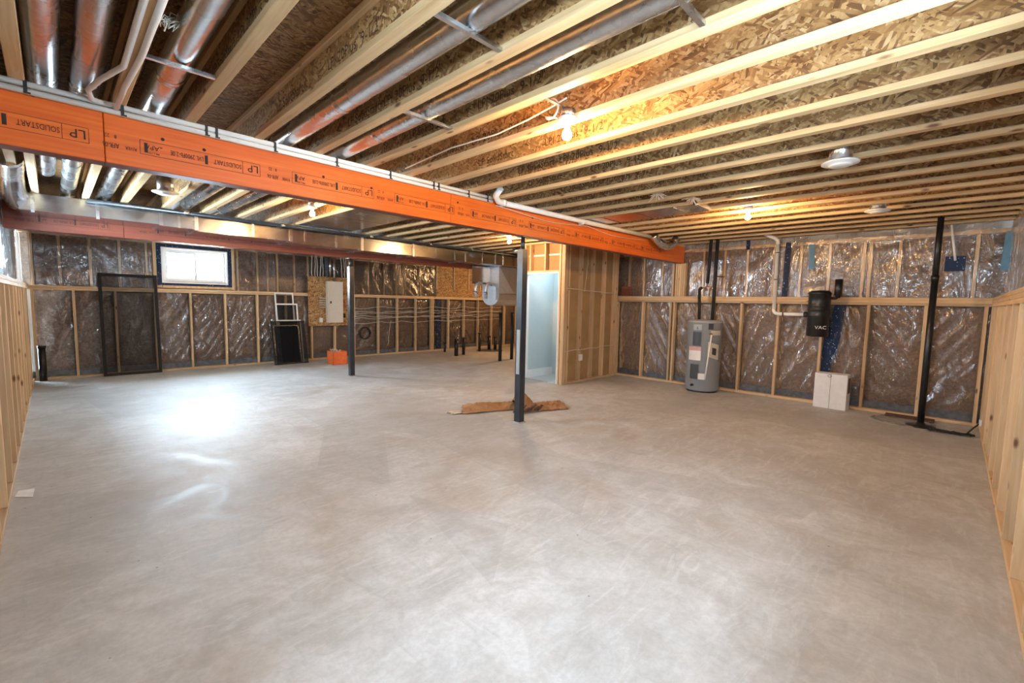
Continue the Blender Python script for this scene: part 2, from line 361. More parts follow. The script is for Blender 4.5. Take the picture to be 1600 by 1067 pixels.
# ------------------------------------------------------------------ half-height framed walls with insulation
def insulated(name, axis, front, out, u0, u1, ztop, low, up, label, zt=2.66, win=None, nplate=2, seed=0, upmat='insulation', film_to=None):
    """axis: wall runs along this axis (0 or 1); front: coordinate of its room face; out: +1/-1 direction away from the room"""
    g = 'xy'[axis]
    def span(a, b, p, q, z0, z1):       # a..b along the wall, p..q metres behind the face
        c, d = sorted((front+out*p, front+out*q)); return (a, b, c, d, z0, z1) if axis == 0 else (c, d, a, b, z0, z1)
    mb = MB()
    holes = win or []
    edges = [u0-.1] + [e for h in holes for e in h[:2]] + [u1+.1]
    for i in range(0, len(edges), 2): mb.box(*span(edges[i], edges[i+1], .22, .26, 0, ZS))
    for a, b, z0, z1 in holes: mb.box(*span(a, b, .22, .26, 0, z0)); mb.box(*span(a, b, .22, .26, z1, ZS))
    wall = build(mb, name, 'foundation', kind='structure', label=label)
    board('bottom_plate', *span(u0, u1, 0, .089, 0, .038), 'pine_'+g, wall)
    board('sill_membrane', *span(u0, u1, .092, .10, .0, .15), 'membrane', wall, 0)
    for k in range(nplate):
        z = ztop-.0385*(k+1); board('top_plate', *span(u0, u1, 0, .089+(.02 if k == 0 else 0), z, z+.038), 'pine_'+g, wall)
    for u in low: board('stud', *span(u-.019, u+.019, 0, .089, .038, ztop-.0385*nplate), 'pine_z', wall)
    lows = sorted([u0]+list(low)+[u1])
    # lower insulation blankets and their wrinkled plastic, bay by bay
    for a, b in zip(lows[:-1], lows[1:]):
        if b-a < .15: continue
        board('insulation_batt', *span(a+.002, b-.002, .15, .21, .05, ztop-.05), 'insulation', wall, .01)
        q = random.random()*50; tilt = random.choice((-1, 1))*random.uniform(.35, .8)
        def fn(s, t, a=a, b=b, q=q, tilt=tilt):
            u = a+(b-a)*s; z = .04+(ztop-.10)*t
            e = min(1, min(s, 1-s)*6)*min(1, min(t, 1-t)*8)
            r = ridge(V(((u+tilt*z)*7, (z-tilt*u)*1.0, q)))*.034 + ridge(V(((u-tilt*.6*z)*12, z*1.5, q+9)))*.015 + noise.noise(V((u*2.5, z*1.6, q)))*.02
            d = .112 - .012*e - r*e
            d = max(d, .094-.045*e)
            return (u, front+out*d, z) if axis == 0 else (front+out*d, u, z)
        build(MB().grid(fn, max(8, int((b-a)/.018)), 60), 'vapour_barrier', 'poly_film', wall, fix=False)
    # upper studs, batts and the plastic stretched over them
    ups = sorted(up)
    for u in ups: board('stud', *span(u-.019, u+.019, .108, .19, ztop, zt-.12), 'pine_z', wall)
    board('header_plate', *span(u0, u1, .108, .19, zt-.12, zt-.07), 'pine_'+g, wall)
    eg = sorted([u0]+ups+[u1]+[e for h in holes for e in h[:2]])
    for a, b in zip(eg[:-1], eg[1:]):
        if b-a < .08: continue
        hole = [h for h in holes if h[0]-.01 < (a+b)/2 < h[1]+.01]
        if hole: continue
        board('insulation_batt', *span(a+.02, b-.02, .145, .21, ztop, zt-.12), upmat, wall, .01)
    segs = [(u0, u1)]
    for h in holes: segs = [s for (a, b) in segs for s in (((a, h[0]-.01), (h[1]+.01, b)) if a < h[0] < b else ((a, b),))]
    for a, b in segs:
        b = min(b, film_to) if film_to else b
        if b-a < .1: continue
        q = seed*13.1
        def fn(s, t, a=a, b=b, q=q):
            u = a+(b-a)*s; z = ztop+.004+(zt-.06-ztop)*t
            near = min([abs(u-k) for k in ups] + [1])
            e = min(1, near*8)
            r = ridge(V((u*5+z*4, z*1.5-u, q)))*.014+noise.noise(V((u*3, z*2, q)))*.012
            d = .1055 + (r-.004)*e
            d = max(.094, min(d, .128)) if near > .03 else .1055
            return (u, front+out*d, z) if axis == 0 else (front+out*d, u, z)
        build(MB().grid(fn, max(4, int((b-a)/.035)), 26), 'vapour_barrier', 'poly_film', wall, fix=False)
        def fb(s, t, a=a, b=b, q=q):
            u = a+(b-a)*s; z = zt-.14+(ZS-.03-zt+.14)*t
            d = .098 + .03*noise.noise(V((u*6, z*9, q+4))) + .04*t
            return (u, front+out*d, z) if axis == 0 else (front+out*d, u, z)
        build(MB().grid(fb, max(4, int((b-a)/.05)), 10), 'folded_plastic', 'poly_band', wall, fix=False)
    return wall

win_back = (1.48, 2.78, 1.72, 2.55)
wallA = insulated('wall_back', 0, YA, 1, XL-.09, XE, 1.65,
    [-.24, .27, .83, 1.42, 2.0, 2.62, 3.25, 3.86, 4.45, 5.03, 5.55, 6.25, 6.84, 7.45, 8.0, 8.06, 8.65, 9.27, 9.87, 10.48, 11.1, 11.7],
    [-.22, .12, .52, .93, 1.33, 1.45, 2.83, 2.90, 3.30, 3.51, 3.72, 4.10, 4.42, 5.48, 5.60, 6.02, 6.48, 6.87, 7.10, 7.16, 7.68, 8.22, 8.9, 9.5, 10.0, 10.5, 11.0, 11.6],
    'framed and insulated back wall with one basement window', win=[win_back], seed=1, film_to=8.22)
wallB = insulated('wall_right', 1, XB, 1, YF-.3, 6.2, 1.70,
    [-.28, .30, .93, 1.50, 2.12, 2.70, 3.20, 3.93, 4.0, 4.6, 5.2],
    [-.52, -.14, .64, .97, 1.05, 1.48, 1.87, 2.26, 2.68, 3.06, 3.44, 4.25, 4.66, 5.0],
    'framed and insulated right wall behind the water heater', nplate=3, seed=2)
win_l2, win_l1, win_f = (.2, 1.0, 1.72, 2.5), (6.35, 7.6, 1.72, 2.5), (1.3, 2.4, 1.75, 2.46)
wallL = insulated('wall_left', 1, XL, -1, YF-.12, YA+.1, 1.665,
    [.36+.602*i for i in range(19) if .36+.602*i < 11.0], [.5+.42*i for i in range(26) if not (.1 < .5+.42*i < 1.4 or 6.25 < .5+.42*i < 7.7) and .5+.42*i < 11.2],
    'half-height stud wall along the left side', win=[win_l2, win_l1], seed=3)
wallF = insulated('wall_front', 0, YF, -1, XL-.1, XB+.1, 1.70,
    [.70+.60*i for i in range(13)]+[8.46], [.2+.42*i for i in range(20) if .2+.42*i < 8.5 and not 1.1 < .2+.42*i < 2.7],
    'half-height stud wall along the near right side', nplate=3, win=[win_f], seed=4)
build(MB().box(XE, XE+.1, 4.9, 11.6, 0, ZS), 'wall_end', 'foundation', kind='structure', label='plain end wall of the utility corner')
build(MB().box(8.76, XE+.1, 4.9, 5.0, 0, ZS), 'wall_utility', 'foundation', kind='structure', label='plain side wall of the utility corner')
# bare sheathing on the upper back wall past the insulated part
shb = build(MB().box(8.25, XE-.01, YA+.10, YA+.107, 1.66, 2.60), 'sheathing_panel', 'osb_board', wallA)
board('rim_board', 8.22, XE-.02, YA+.04, YA+.10, 1.655, 1.87, 'osb_board', wallA)
for x in (8.24, 8.9, 9.5, 10.0, 10.5, 11.0, 11.6): board('stud', x-.019, x+.019, YA+.06, YA+.10, 1.87, 2.62, 'pine_z', wallA)

# ------------------------------------------------------------------ windows
def window(name, axis, face, out, h, label, tape_l):
    a, b, z0, z1 = h
    def box(mb, u0, u1, p, q, za, zb):
        c, d = sorted((face+out*p, face+out*q)); return mb.box(u0, u1, c, d, za, zb) if axis == 0 else mb.box(c, d, u0, u1, za, zb)
    def ring(u0, u1, za, zb, w, p, q):
        mb = MB(); box(mb, u0, u1, p, q, za, za+w); box(mb, u0, u1, p, q, zb-w, zb); box(mb, u0, u0+w, p, q, za+w, zb-w); box(mb, u1-w, u1, p, q, za+w, zb-w); return mb
    root = thing(name, ((a+b)/2, face, z0) if axis == 0 else (face, (a+b)/2, z0), label, None, kind='structure')
    build(ring(a, b, z0, z1, .085, .088, .094), 'flashing_tape', 'navy_tape', root)
    build(ring(a-.05, b+.05, z0-.05, z1+.05, .13, .096, .27), 'rough_buck', 'pine_z', root)
    i0, i1, j0, j1 = a+.075, b-.075, z0+.05, z1-.07
    build(ring(i0, i1, j0, j1, .03, .085, .26), 'jamb', 'white_vinyl', root)
    build(ring(i0+.03, i1-.03, j0+.03, j1-.03, .045, .12, .2), 'window_frame', 'white_vinyl', root)
    mid = (a+b)/2; k0, k1, l0, l1 = i0+.07, i1-.07, j0+.07, j1-.07
    for s, (u0, u1, p) in enumerate(((k0, mid+.02, .135), (mid-.02, k1, .165))):
        sash = build(ring(u0, u1, l0, l1, .036, p, p+.025), 'sash', 'white_vinyl', root)
        build(box(MB(), u0+.02, u1-.02, p+.010, p+.014, l0+.02, l1-.02), 'pane', 'window_glass', sash)
    mb = MB(); box(mb, mid-.012, mid+.012, .125, .14, l0+.12, l0+.16); box(mb, mid-.012, mid+.012, .125, .14, l1-.16, l1-.12)
    build(mb, 'latch', 'white_vinyl', root)
window('window_1', 0, YA, 1, win_back, 'white sliding basement window taped in navy', 1)
window('window_2', 1, XL, -1, win_l1, 'white sliding window high in the left wall', 1)
window('window_3', 0, YF, -1, win_f, 'white sliding window high in the near right wall beside the camera', 1)

window('window_4', 1, XL, -1, win_l2, 'white sliding window in the left wall beside the camera', 1)

# ------------------------------------------------------------------ beams
def beam(name, y0, y1, zb, zt, xs, mat, label, ink, plate, texts):
    root = thing(name, ((xs[0]+xs[-1])/2, y0, zb), label, 'beam')
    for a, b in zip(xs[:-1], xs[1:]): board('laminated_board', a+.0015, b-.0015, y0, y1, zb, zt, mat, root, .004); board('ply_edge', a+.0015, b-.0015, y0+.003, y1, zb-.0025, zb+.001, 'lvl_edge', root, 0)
    if plate:
        for a, b in ((xs[0], .36), (.362, 3.9), (3.902, xs[-1])): board('nailer_plate', a, b, y0-.004, y1+.004, zt, ZJ-.001, 'pine_x', root, .002)
    mb = MB()
    for x in texts:       # the print reads upside down, from right to left
        z = zb+.135; yf = y0-.0012; rt, up = (-1, 0, 0), (0, 0, -1)
        for zz in (z-.045, z+.042): mb.box(x-.70, x, yf-.0004, yf, zz, zz+.0025)
        for xx in (x, x-.115, x-.70): mb.box(xx, xx+.0025, yf-.0004, yf, z-.045, z+.042)
        for xx in (x-.33, x-.66): mb.box(xx-.018, xx, yf-.0004, yf, z-.03, z+.03)
        text_mb('LP', .075, (x-.008, yf, z+.026), rt, up, mb=mb); text_mb('SOLIDSTART', .046, (x-.122, yf, z+.014), rt, up, mb=mb, sx=.66)
        text_mb('LVL 2900Fb-2.0E', .044, (x-.355, yf, z+.014), rt, up, mb=mb, sx=.62); text_mb('APA', .042, (x-.60, yf, z+.02), rt, up, mb=mb)
        text_mb('PR-L280', .018, (x-.60, yf, z-.022), rt, up, mb=mb)
        text_mb('AFR-06', .042, (x-.80, yf, z-.012), rt, up, mb=mb, sx=.62); text_mb('RIVER', .03, (x-.715, yf, z-.016), rt, up, mb=mb, sx=.75); text_mb('8   22', .032, (x-.81, yf, z+.04), rt, up, mb=mb, sx=.8)
    build(mb, 'printed_lettering', ink, root, fix=False)
    return root
beam1 = beam('support_beam', YB0, YB1, ZBB, ZBT, [XL-.1, .27, 2.94, 5.9, XB+.08], 'lvl_orange', 'long orange laminated beam across the middle of the ceiling', 'ink', True, [.20, 1.14, 2.07, 2.98, 3.91, 4.84, 5.77, 6.7, 7.6])
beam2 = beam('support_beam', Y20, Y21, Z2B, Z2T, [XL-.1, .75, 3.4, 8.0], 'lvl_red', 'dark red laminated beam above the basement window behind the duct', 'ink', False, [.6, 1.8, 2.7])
mb = MB()
for x in (.56, .79, 1.62, 2.05, 3.03, 4.2): mb.lathe((0, 0, 0), [(.0, 0)], 3) if 0 else mb.tube([(x, YB0+.002, ZBB+.23-(x*7 % .05)), (x, YB0-.002, ZBB+.23-(x*7 % .05))], .011, 8)
build(mb, 'bolt_hole', 'ink', beam1)

# ------------------------------------------------------------------ steel posts
def post(x, y, top, label):
    root = thing('steel_post', (x, y, 0), label, 'post', 'square steel posts under the beams')
    hw = .045
    build(MB().box(x-hw, x+hw, y-hw, y+hw, .012, top-.16), 'tube', 'black_steel', root)
    build(MB().tube([(x, y, top-.17), (x, y, top-.012)], .026, 12), 'jack_screw', 'black_steel', root)
    build(MB().box(x-.06, x+.06, y-.055, y+.055, top-.012, top), 'cap_plate', 'black_steel', root)
    build(MB().box(x-.06, x+.06, y-.06, y+.06, 0, .012), 'base_plate', 'foundation', root)
    return root
p1 = post(4.10, 3.868, ZBB, 'black square steel post under the orange beam beside brown paper')
p2 = post(4.10, 8.46, Z2B, 'black square steel post near the electrical panel under the red beam')
mb = MB().box(4.10-.0465, 4.10-.045, 3.84, 3.896, .62, 1.18); build(mb, 'sticker', 'heater_grey', p1)
# ------------------------------------------------------------------ partition with the open door
XP, YP = 6.60, 5.15
part = build(MB().box(6.69, 8.42, YP+.089, YP+.101, 0, 2.68), 'wall_partition', 'drywall_back', kind='structure', label='unfinished stud partition beside the open doorway')
for x in (6.75, 7.15, 7.55, 7.95, 8.35, 8.42): board('stud', x-.019, x+.019, YP, YP+.089, .038, ZJ-.076, 'pine_z', part)
board('bottom_plate', 6.69, 8.44, YP, YP+.089, 0, .038, 'pine_x', part); board('top_plate', 6.69, 8.44, YP, YP+.089, ZJ-.076, ZJ-.038, 'pine_x', part); board('top_plate', 6.6, 8.44, YP, YP+.089, ZJ-.038, ZJ, 'pine_x', part)
for y0 in (YP, YP+.039, YP+.10): board('stud', XP, XP+.089, y0, y0+.038, 0, ZJ-.04, 'pine_z', part)
board('stud', XP, XP+.089, 6.13, 6.168, 0, ZJ-.04, 'pine_z', part); board('stud', XP, XP+.089, 6.17, 6.208, 0, ZJ-.04, 'pine_z', part)
board('header', XP, XP+.089, 5.29, 6.13, 2.10, 2.138, 'pine_y', part); board('top_plate', XP, XP+.089, YP+.01, 6.2, ZJ-.04, ZJ-.002, 'pine_y', part)
for y0 in (5.62, 6.0): board('cripple_stud', XP, XP+.089, y0, y0+.038, 2.138, ZJ-.04, 'pine_z', part)
build(MB().box(XP+.091, XP+.103, 5.24, 6.2, 2.10, ZJ), 'header_panel', 'drywall_back', part)
build(MB().box(6.58, 12.0, 6.21, 6.23, 0, ZJ), 'wall_stairwell', 'drywall_back', kind='structure', label='back of the stairwell wall facing the utility corner')
room = build(MB().box(6.70, 7.6, 6.115, 6.127, 0, 2.42), 'wall_landing', 'wall_paint_blue', kind='structure', label='pale blue-grey painted wall seen through the doorway')
build(MB().box(7.46, 7.472, 5.25, 6.12, 0, 2.42), 'end_panel', 'wall_paint_blue', room); build(MB().box(6.703, 7.6, 5.255, 5.267, 0, 2.42), 'near_panel', 'wall_paint_blue', room)
build(MB().box(6.69, 7.6, 5.25, 6.13, 2.42, 2.45), 'ceiling_panel', 'plaster_white', room); build(MB().box(6.61, 7.6, 5.3, 6.12, .001, .012), 'landing_floor', 'landing_floor', room)
bb = MB().box(6.705, 7.46, 6.095, 6.115, .012, .13).box(6.705, 7.46, 6.10, 6.115, .13, .16)
build(bb, 'baseboard_landing', 'trim_white', kind='structure', label='white baseboard in the room behind the door')
ll = bpy.data.lights.new('added_landing_fill', 'AREA'); ll.shape = 'DISK'; ll.size = .5; ll.energy = 3.2; ll.color = (.82, .93, 1)  # added bluish fill for the room behind the door, no visible fixture
lo = bpy.data.objects.new('added_landing_fill', ll); COL.objects.link(lo); lo.location = (7.0, 5.7, 2.40)
ul = bpy.data.lights.new('added_utility_fill', 'POINT'); ul.energy = 60; ul.color = BULB_COL; ul.shadow_soft_size = .05  # added unseen fill that brightens the utility corner, no bulb modelled
uo = bpy.data.objects.new('added_utility_fill', ul); COL.objects.link(uo); uo.location = (10.1, 8.7, 2.5)
# jamb and open leaf
door = thing('door_1', (6.6, 6.12, 0), 'white door standing open in the stud partition', None, kind='structure')
build(MB().box(XP-.008, XP+.10, 5.277, 5.292, 0, 2.09).box(XP-.008, XP+.10, 6.115, 6.13, 0, 2.09).box(XP-.008, XP+.10, 5.277, 6.13, 2.075, 2.10), 'door_frame', 'trim_white', door)
dv = V((-.62, -.43, 0)).normalized(); dn = V((-dv.y, dv.x, 0))
def leaf(a, b, p, q, z0, z1):
    o = V((6.592, 6.105, 0)); mb = MB()
    vs = [o+dv*s+dn*t+V((0, 0, z)) for s in (a, b) for t in (p, q) for z in (z0, z1)]
    return mb.add(vs, [(0, 1, 3, 2), (4, 6, 7, 5), (0, 4, 5, 1), (2, 3, 7, 6), (0, 2, 6, 4), (1, 5, 7, 3)])
lf = build(leaf(.005, .755, -.018, .018, .01, 2.06), 'door_leaf', 'trim_white', door)
for z0, z1 in ((.2, .95), (1.1, 1.9)): build(leaf(.13, .63, .018, .024, z0, z1), 'door_panel', 'trim_white', lf)
kp = V((6.592, 6.105, .98))+dv*.70
build(MB().tube([kp-dn*.075, kp-dn*.05, kp-dn*.045, kp+dn*.045, kp+dn*.05, kp+dn*.075], [.02, .024, .01, .01, .024, .02], 10), 'door_knob', 'dark_grey', lf)
def cable_wall(name, pts, r, mat, label, cat='cable', group=None, **kw): return build(MB().tube(pts, r, 6), name, mat, None, label, cat, group)
cable_wall('cable', wavy((6.66, YP-.008, .62), (8.3, YP-.008, .66), 14, .02, 1), .006, 'cable_white', 'pale cable stapled low across the partition studs')
cable_wall('cable', wavy((6.66, YP-.008, 1.80), (8.3, YP-.008, 1.74), 14, .02, 2), .006, 'cable_white', 'pale cable stapled at mid height across the partition studs')
cable_wall('cable', [(7.32, YP+.02, 2.6)]+wavy((7.34, YP+.02, 2.3), (7.25, YP+.02, 1.75), 6, .04, 3), .006, 'cable_white', 'pale cable dropping between two partition studs')
build(MB().box(7.10, 7.19, YP-.03, YP, .42, .54).box(7.12, 7.17, YP-.034, YP-.03, .44, .52), 'outlet_box', 'label_white', None, 'small pale outlet box on a partition stud', 'outlet box')

# ------------------------------------------------------------------ duct work
trunk = thing('duct_trunk', (3.9, 8.0, 2.40), 'long rectangular sheet-metal trunk duct in front of the red beam', 'duct')
DY0, DY1 = 7.75, 8.36
secs = [(-.22, 1.07, 2.47), (1.09, 1.47, 2.455), (1.49, 2.74, 2.43), (2.76, 3.97, 2.41), (3.99, 5.05, 2.40), (5.07, 6.4, 2.395), (6.42, 7.55, 2.39), (7.57, 8.55, 2.39)]
for a, b, z in secs: build(MB().box(a, b, DY0, DY1, z, ZJ-.012), 'duct_section', 'duct_board', trunk)
for (a, b, z), (c, d, z2) in zip(secs[:-1], secs[1:]): build(MB().box(b-.012, c+.012, DY0-.012, DY1, z-.012, ZJ-.01), 'joint_cleat', 'galvanised', trunk)
for x in (-.11, .45, 1.28, 2.2, 2.98, 3.5, 4.5, 5.6, 6.1, 6.9, 7.3): build(MB().box(x-.016, x+.016, DY0-.006, DY0, 2.40 if x > 3 else 2.45, ZJ), 'hanger_strap', 'galvanised', trunk)
for x, y in ((.20, 7.95), (.52, 7.95)): build(MB().lathe((x, y, ZJ-.04), [(.115, 0), (.10, .03), (.075, .05), (.075, .12)], 16), 'takeoff_collar', 'foil', trunk)
flx = [V((-.22, 7.95, 2.58)), V((-.24, 7.9, 2.6)), V((-.26, 7.4, 2.66)), V((-.25, 6.9, 2.72)), V((-.22, 6.2, 2.76))]
build(MB().tube([flx[min(len(flx)-1, int(i/8))].lerp(flx[min(len(flx)-1, int(i/8)+1)], (i % 8)/8) for i in range(33)], [.105+.008*(i % 2) for i in range(33)], 14), 'flexible_duct', 'foil', None, 'crinkled foil flexible duct at the left end of the trunk', 'duct')
gp = build(MB().tube([(.35, 7.64, ZJ-.035), (8.4, 7.64, ZJ-.035)], .027, 10), 'gas_pipe', 'black_steel', None, 'black iron gas pipe running along the front of the trunk duct', 'pipe')
for x in (1.35, 2.6, 4.1, 5.4, 6.5, 7.4):
    build(MB().tube([(x-.03, 7.64, ZJ-.03), (x+.03, 7.64, ZJ-.03)], .03, 10).box(x-.012, x+.012, 7.62, 7.66, ZJ-.02, ZJ), 'pipe_clamp', 'galvanised', gp)
def round_duct(x, y0, y1, z, r, label, joints=(), elbow=None):
    root = thing('round_duct', (x, (y0+y1)/2, z-r), label, 'duct', 'round ducts between the joists')
    ys = [y0]+list(joints)+[y1]
    for a, b in zip(ys[:-1], ys[1:]): build(MB().tube([(x, a, z), (x, b, z)], r, 20, False), 'pipe_length', 'galvanised', root)
    for j in joints: build(MB().tube([(x, j-.03, z), (x, j-.012, z), (x, j, z), (x, j+.012, z), (x, j+.03, z)], [r+.001, r+.003, r+.006, r+.003, r+.001], 20, False), 'crimp_joint', 'galvanised', root)
    if elbow: build(MB().tube(arc((x, elbow, ZJ-.02), z-ZJ+.02, 90, 0, (0, 1, 0), (0, 0, 1), 8), r, 16, False), 'elbow', 'galvanised', root)
    return root
round_duct(.02, -.5, 6.9, 2.80, .068, 'bright round duct in the leftmost joist bay, left of its twin', (2.7, 4.9))
round_duct(.20, -.5, 7.85, 2.79, .068, 'bright round duct in the leftmost joist bay, right of its twin', (3.9, 6.2), 7.84)
round_duct(.53, -.5, 7.85, 2.78, .07, 'round silver duct in the second joist bay, reflecting the beam', (1.6, 3.3, 5.6), 7.84)
round_duct(1.36, -.5, 7.7, 2.775, .07, 'long grey round duct in the bay with a metal strut in front', (.9, 2.9, 5.1))
round_duct(1.79, -.5, 7.7, 2.775, .07, 'long grey round duct one bay to the right of its neighbour, nearest the lit bulb', (1.9, 3.2, 5.3))
def strut(x0, x1, y, z, label):
    mb = MB().bar((x0, y, z), (x1, y, z), .024, .003).bar((x0, y-.011, z+.008), (x1, y-.011, z+.008), .003, .016).bar((x0, y+.011, z+.008), (x1, y+.011, z+.008), .003, .016)
    build(mb, 'bridging_strut', 'galvanised', None, label, 'strut', 'metal bridging struts across the joists')
strut(.37, .70, 2.96, ZJ+.006, 'metal strut bridging joists under the duct reflecting the orange beam')
strut(1.15, 1.56, 1.62, ZJ+.006, 'metal strut crossing under the left one of the two long grey ducts')
strut(1.60, 2.0, 2.56, ZJ+.006, 'metal strut under the right long duct, nearer the beam')
strut(1.60, 2.0, .85, ZJ+.006, 'metal strut under the right long duct, at the top edge of the photo')
strut(3.66, 4.02, .95, ZJ+.12, 'thin metal strut between joists left of the larger white ceiling outlet')
def pan(x0, x1, y0, y1, label):
    mb = MB().box(x0, x1, y0, y1, ZJ-.004, ZJ-.001)
    for k in range(3): yy = y0+(y1-y0)*(k+.5)/3; mb.box(x0, x1, yy-.006, yy+.006, ZJ-.008, ZJ-.004)
    build(mb, 'joist_pan', 'duct_board', None, label, 'sheet metal', 'sheet-metal pans closing joist bays')
pan(2.80, 3.66, 5.2, 7.6, 'flat sheet-metal pan above the bulb behind the orange beam')
pan(5.22, 5.69, 2.24, 3.75, 'flat brownish sheet-metal pan between joists right of the beam')
build(MB().box(5.20, 5.60, 2.20, 2.24, ZJ-.012, ZJ+.05), 'foil_strip', 'foil', None, 'crumpled foil strip at the end of the brownish joist pan', 'foil')
# plenum with cross-broken faces
pl = thing('furnace_plenum', (8.08, 8.2, 1.43), 'sheet-metal plenum hanging at the right end of the trunk', 'plenum')
x0, x1, y0, y1, zt, zm = 7.66, 8.5, 8.0, 8.6, 2.385, 1.72
mbp = MB(); xm = (x0+x1)/2-.02
A, B, C, D, E_ = (x0, y0, zt), (x1, y0, zt), (x1, y0, zm), (x0, y0, zm), (xm, y0-.14, zm+.02)
mbp.add([A, B, C, D, E_, (x0, y1, zt), (x1, y1, zt), (x1, y1, zm), (x0, y1, zm)], [(0, 4, 1), (1, 4, 2), (0, 3, 4), (4, 3, 2), (0, 5, 8, 3), (1, 2, 7, 6), (5, 6, 7, 8), (0, 1, 6, 5)])
build(mbp, 'casing', 'sheet_bright', pl)
build(MB().prism([(x0, y, z) for y, z in [(y0-.02, zm)]+[((y0+y1)/2+(-.32*math.cos(rad(a))), zm-.29*math.sin(rad(a))) for a in range(0, 181, 15)]], (x1-x0+.1, 0, 0)), 'drum', 'sheet_bright', pl)
for k, xx in enumerate((7.10, 7.42)):
    build(MB().tube([(xx, 8.2, 1.60), (xx, 8.2, 1.84)]+arc((xx+.12, 8.2, 1.84), .12, 180, 60, (1, 0, 0), (0, 0, 1), 6), .042, 14), 'elbow', 'sheet_bright', pl)
    build(MB().tube([(xx, 8.2, 1.60)]+arc((xx+.12, 8.2, 1.60), .12, 180, 270, (1, 0, 0), (0, 0, 1), 6)+[(x0+.05, 8.2, 1.48)], .042, 14), 'return_pipe', 'duct_board', pl)
    build(MB().tube([(xx-.0, 8.2, 1.70), (xx, 8.2, 1.76)], .046, 14), 'collar', 'galvanised', pl)
build(MB().box(7.06, 7.64, 8.3, 8.31, 1.95, 2.37), 'side_sheet', 'duct_board', pl)
build(MB().tube([(8.05, 7.6, 2.62), (8.05, 7.6, 1.75)]+arc((8.2, 7.6, 1.75), .15, 180, 270, (1, 0, 0), (0, 0, 1), 6), .016, 8), 'plenum_cable', 'cable_black', None, 'black cable hanging in front of the plenum', 'cable')
build(MB().lathe((7.25, 7.0, 2.60), [(.0, 0), (.09, .0), (.115, .03), (.115, .08), (.07, .11), (.0, .11)], 18), 'vent_collar', 'foil', None, 'shiny round vent collar beside the top of the near post', 'vent')

# ------------------------------------------------------------------ pipes on the main beam
def clipped(name, z, y, label, x1=3.50):
    o = build(MB().tube([(XL-.05, y, z), (x1, y, z)], .017, 10), name, 'pvc_white', None, label, 'pipe', 'white water lines on the orange beam')
    return o
w1 = clipped('water_line', ZJ-.012, YB0-.022, 'upper white water line clipped along the beam top')
w2 = clipped('water_line', ZJ-.05, YB0-.022, 'lower white water line clipped along the beam top')
for x in (-.05, .36, .80, .86, 1.24, 1.72, 2.22, 2.70, 2.76, 3.15, 3.42):
    build(MB().box(x-.008, x+.008, YB0-.040, YB0-.004, ZJ-.064, ZJ+.006).box(x+.005, x+.02, YB0-.038, YB0-.02, ZJ-.064, ZJ-.056), 'pipe_clip', 'cable_black', w2)
build(MB().tube([(.31, 1.0, ZJ+.0), (.31, 2.6, ZJ-.01)]+[V((.31, 3.1, ZJ-.015)), V((.24, 3.4, ZJ-.01)), V((.20, 3.62, ZJ-.01)), V((.22, 3.76, ZJ-.012)), V((.27, YB0-.025, ZJ-.012))], .014, 10), 'water_line', 'pvc_white', None, 'white water line looping off the second joist onto the beam', 'pipe')
build(MB().tube([(.36, 1.0, ZJ-.016), (.36, 2.9, ZJ-.016), (.34, 3.4, ZJ-.016), (.33, YB0-.03, ZJ-.03)], .014, 10), 'water_line', 'pvc_white', None, 'straight white water line under the second joist running to the beam', 'pipe')
build(MB().box(.26, .44, .95, 1.02, ZJ-.04, ZJ), 'pipe_strap', 'light_blue_tape', None, 'blue strap holding white water lines to the second joist', 'strap')
vp = thing('vacuum_pipe', (5.3, 3.74, 2.62), 'thick white plastic pipe hung along the right half of the beam', 'pipe')
build(MB().tube([(3.60, 3.75, 2.635), (4.9, 3.74, 2.64), (7.02, 3.72, 2.655)], .031, 14), 'pipe_length', 'pvc_white', vp)
build(MB().tube([(3.66, 3.75, 2.635), (3.55, 3.745, 2.64), (3.47, 3.70, 2.68), (3.45, 3.60, 2.74)], .034, 14), 'elbow', 'pvc_white', vp)
for x in (3.64, 5.15): build(MB().tube([(x-.02, 3.745, 2.637), (x+.02, 3.745, 2.637)], .038, 14).box(x-.012, x+.012, 3.77, 3.80, 2.60, 2.68), 'coupling', 'pvc_white', vp)
cable_wall('signal_wire', [V((3.55+3.5*i/16, 3.78-.02*math.sin(i), 2.60-.045*abs(math.sin(i*math.pi/8)))) for i in range(17)], .004, 'cable_white', 'thin white wire sagging under the thick white pipe')
dk = [V((7.05, 3.68, 2.68)), V((7.15, 3.66, 2.60)), V((7.28, 3.64, 2.55)), V((7.42, 3.63, 2.53)), V((7.55, 3.62, 2.55)), V((7.65, 3.60, 2.62)), V((7.70, 3.55, 2.72))]
dk = [dk[min(5, i//4)].lerp(dk[min(6, i//4+1)], (i % 4)/4) for i in range(25)]
build(MB().tube(dk, [.062+.007*(i % 2) for i in range(25)], 16), 'vent_elbow', 'foil', None, 'ribbed shiny vent elbow at the far end of the beam', 'duct')

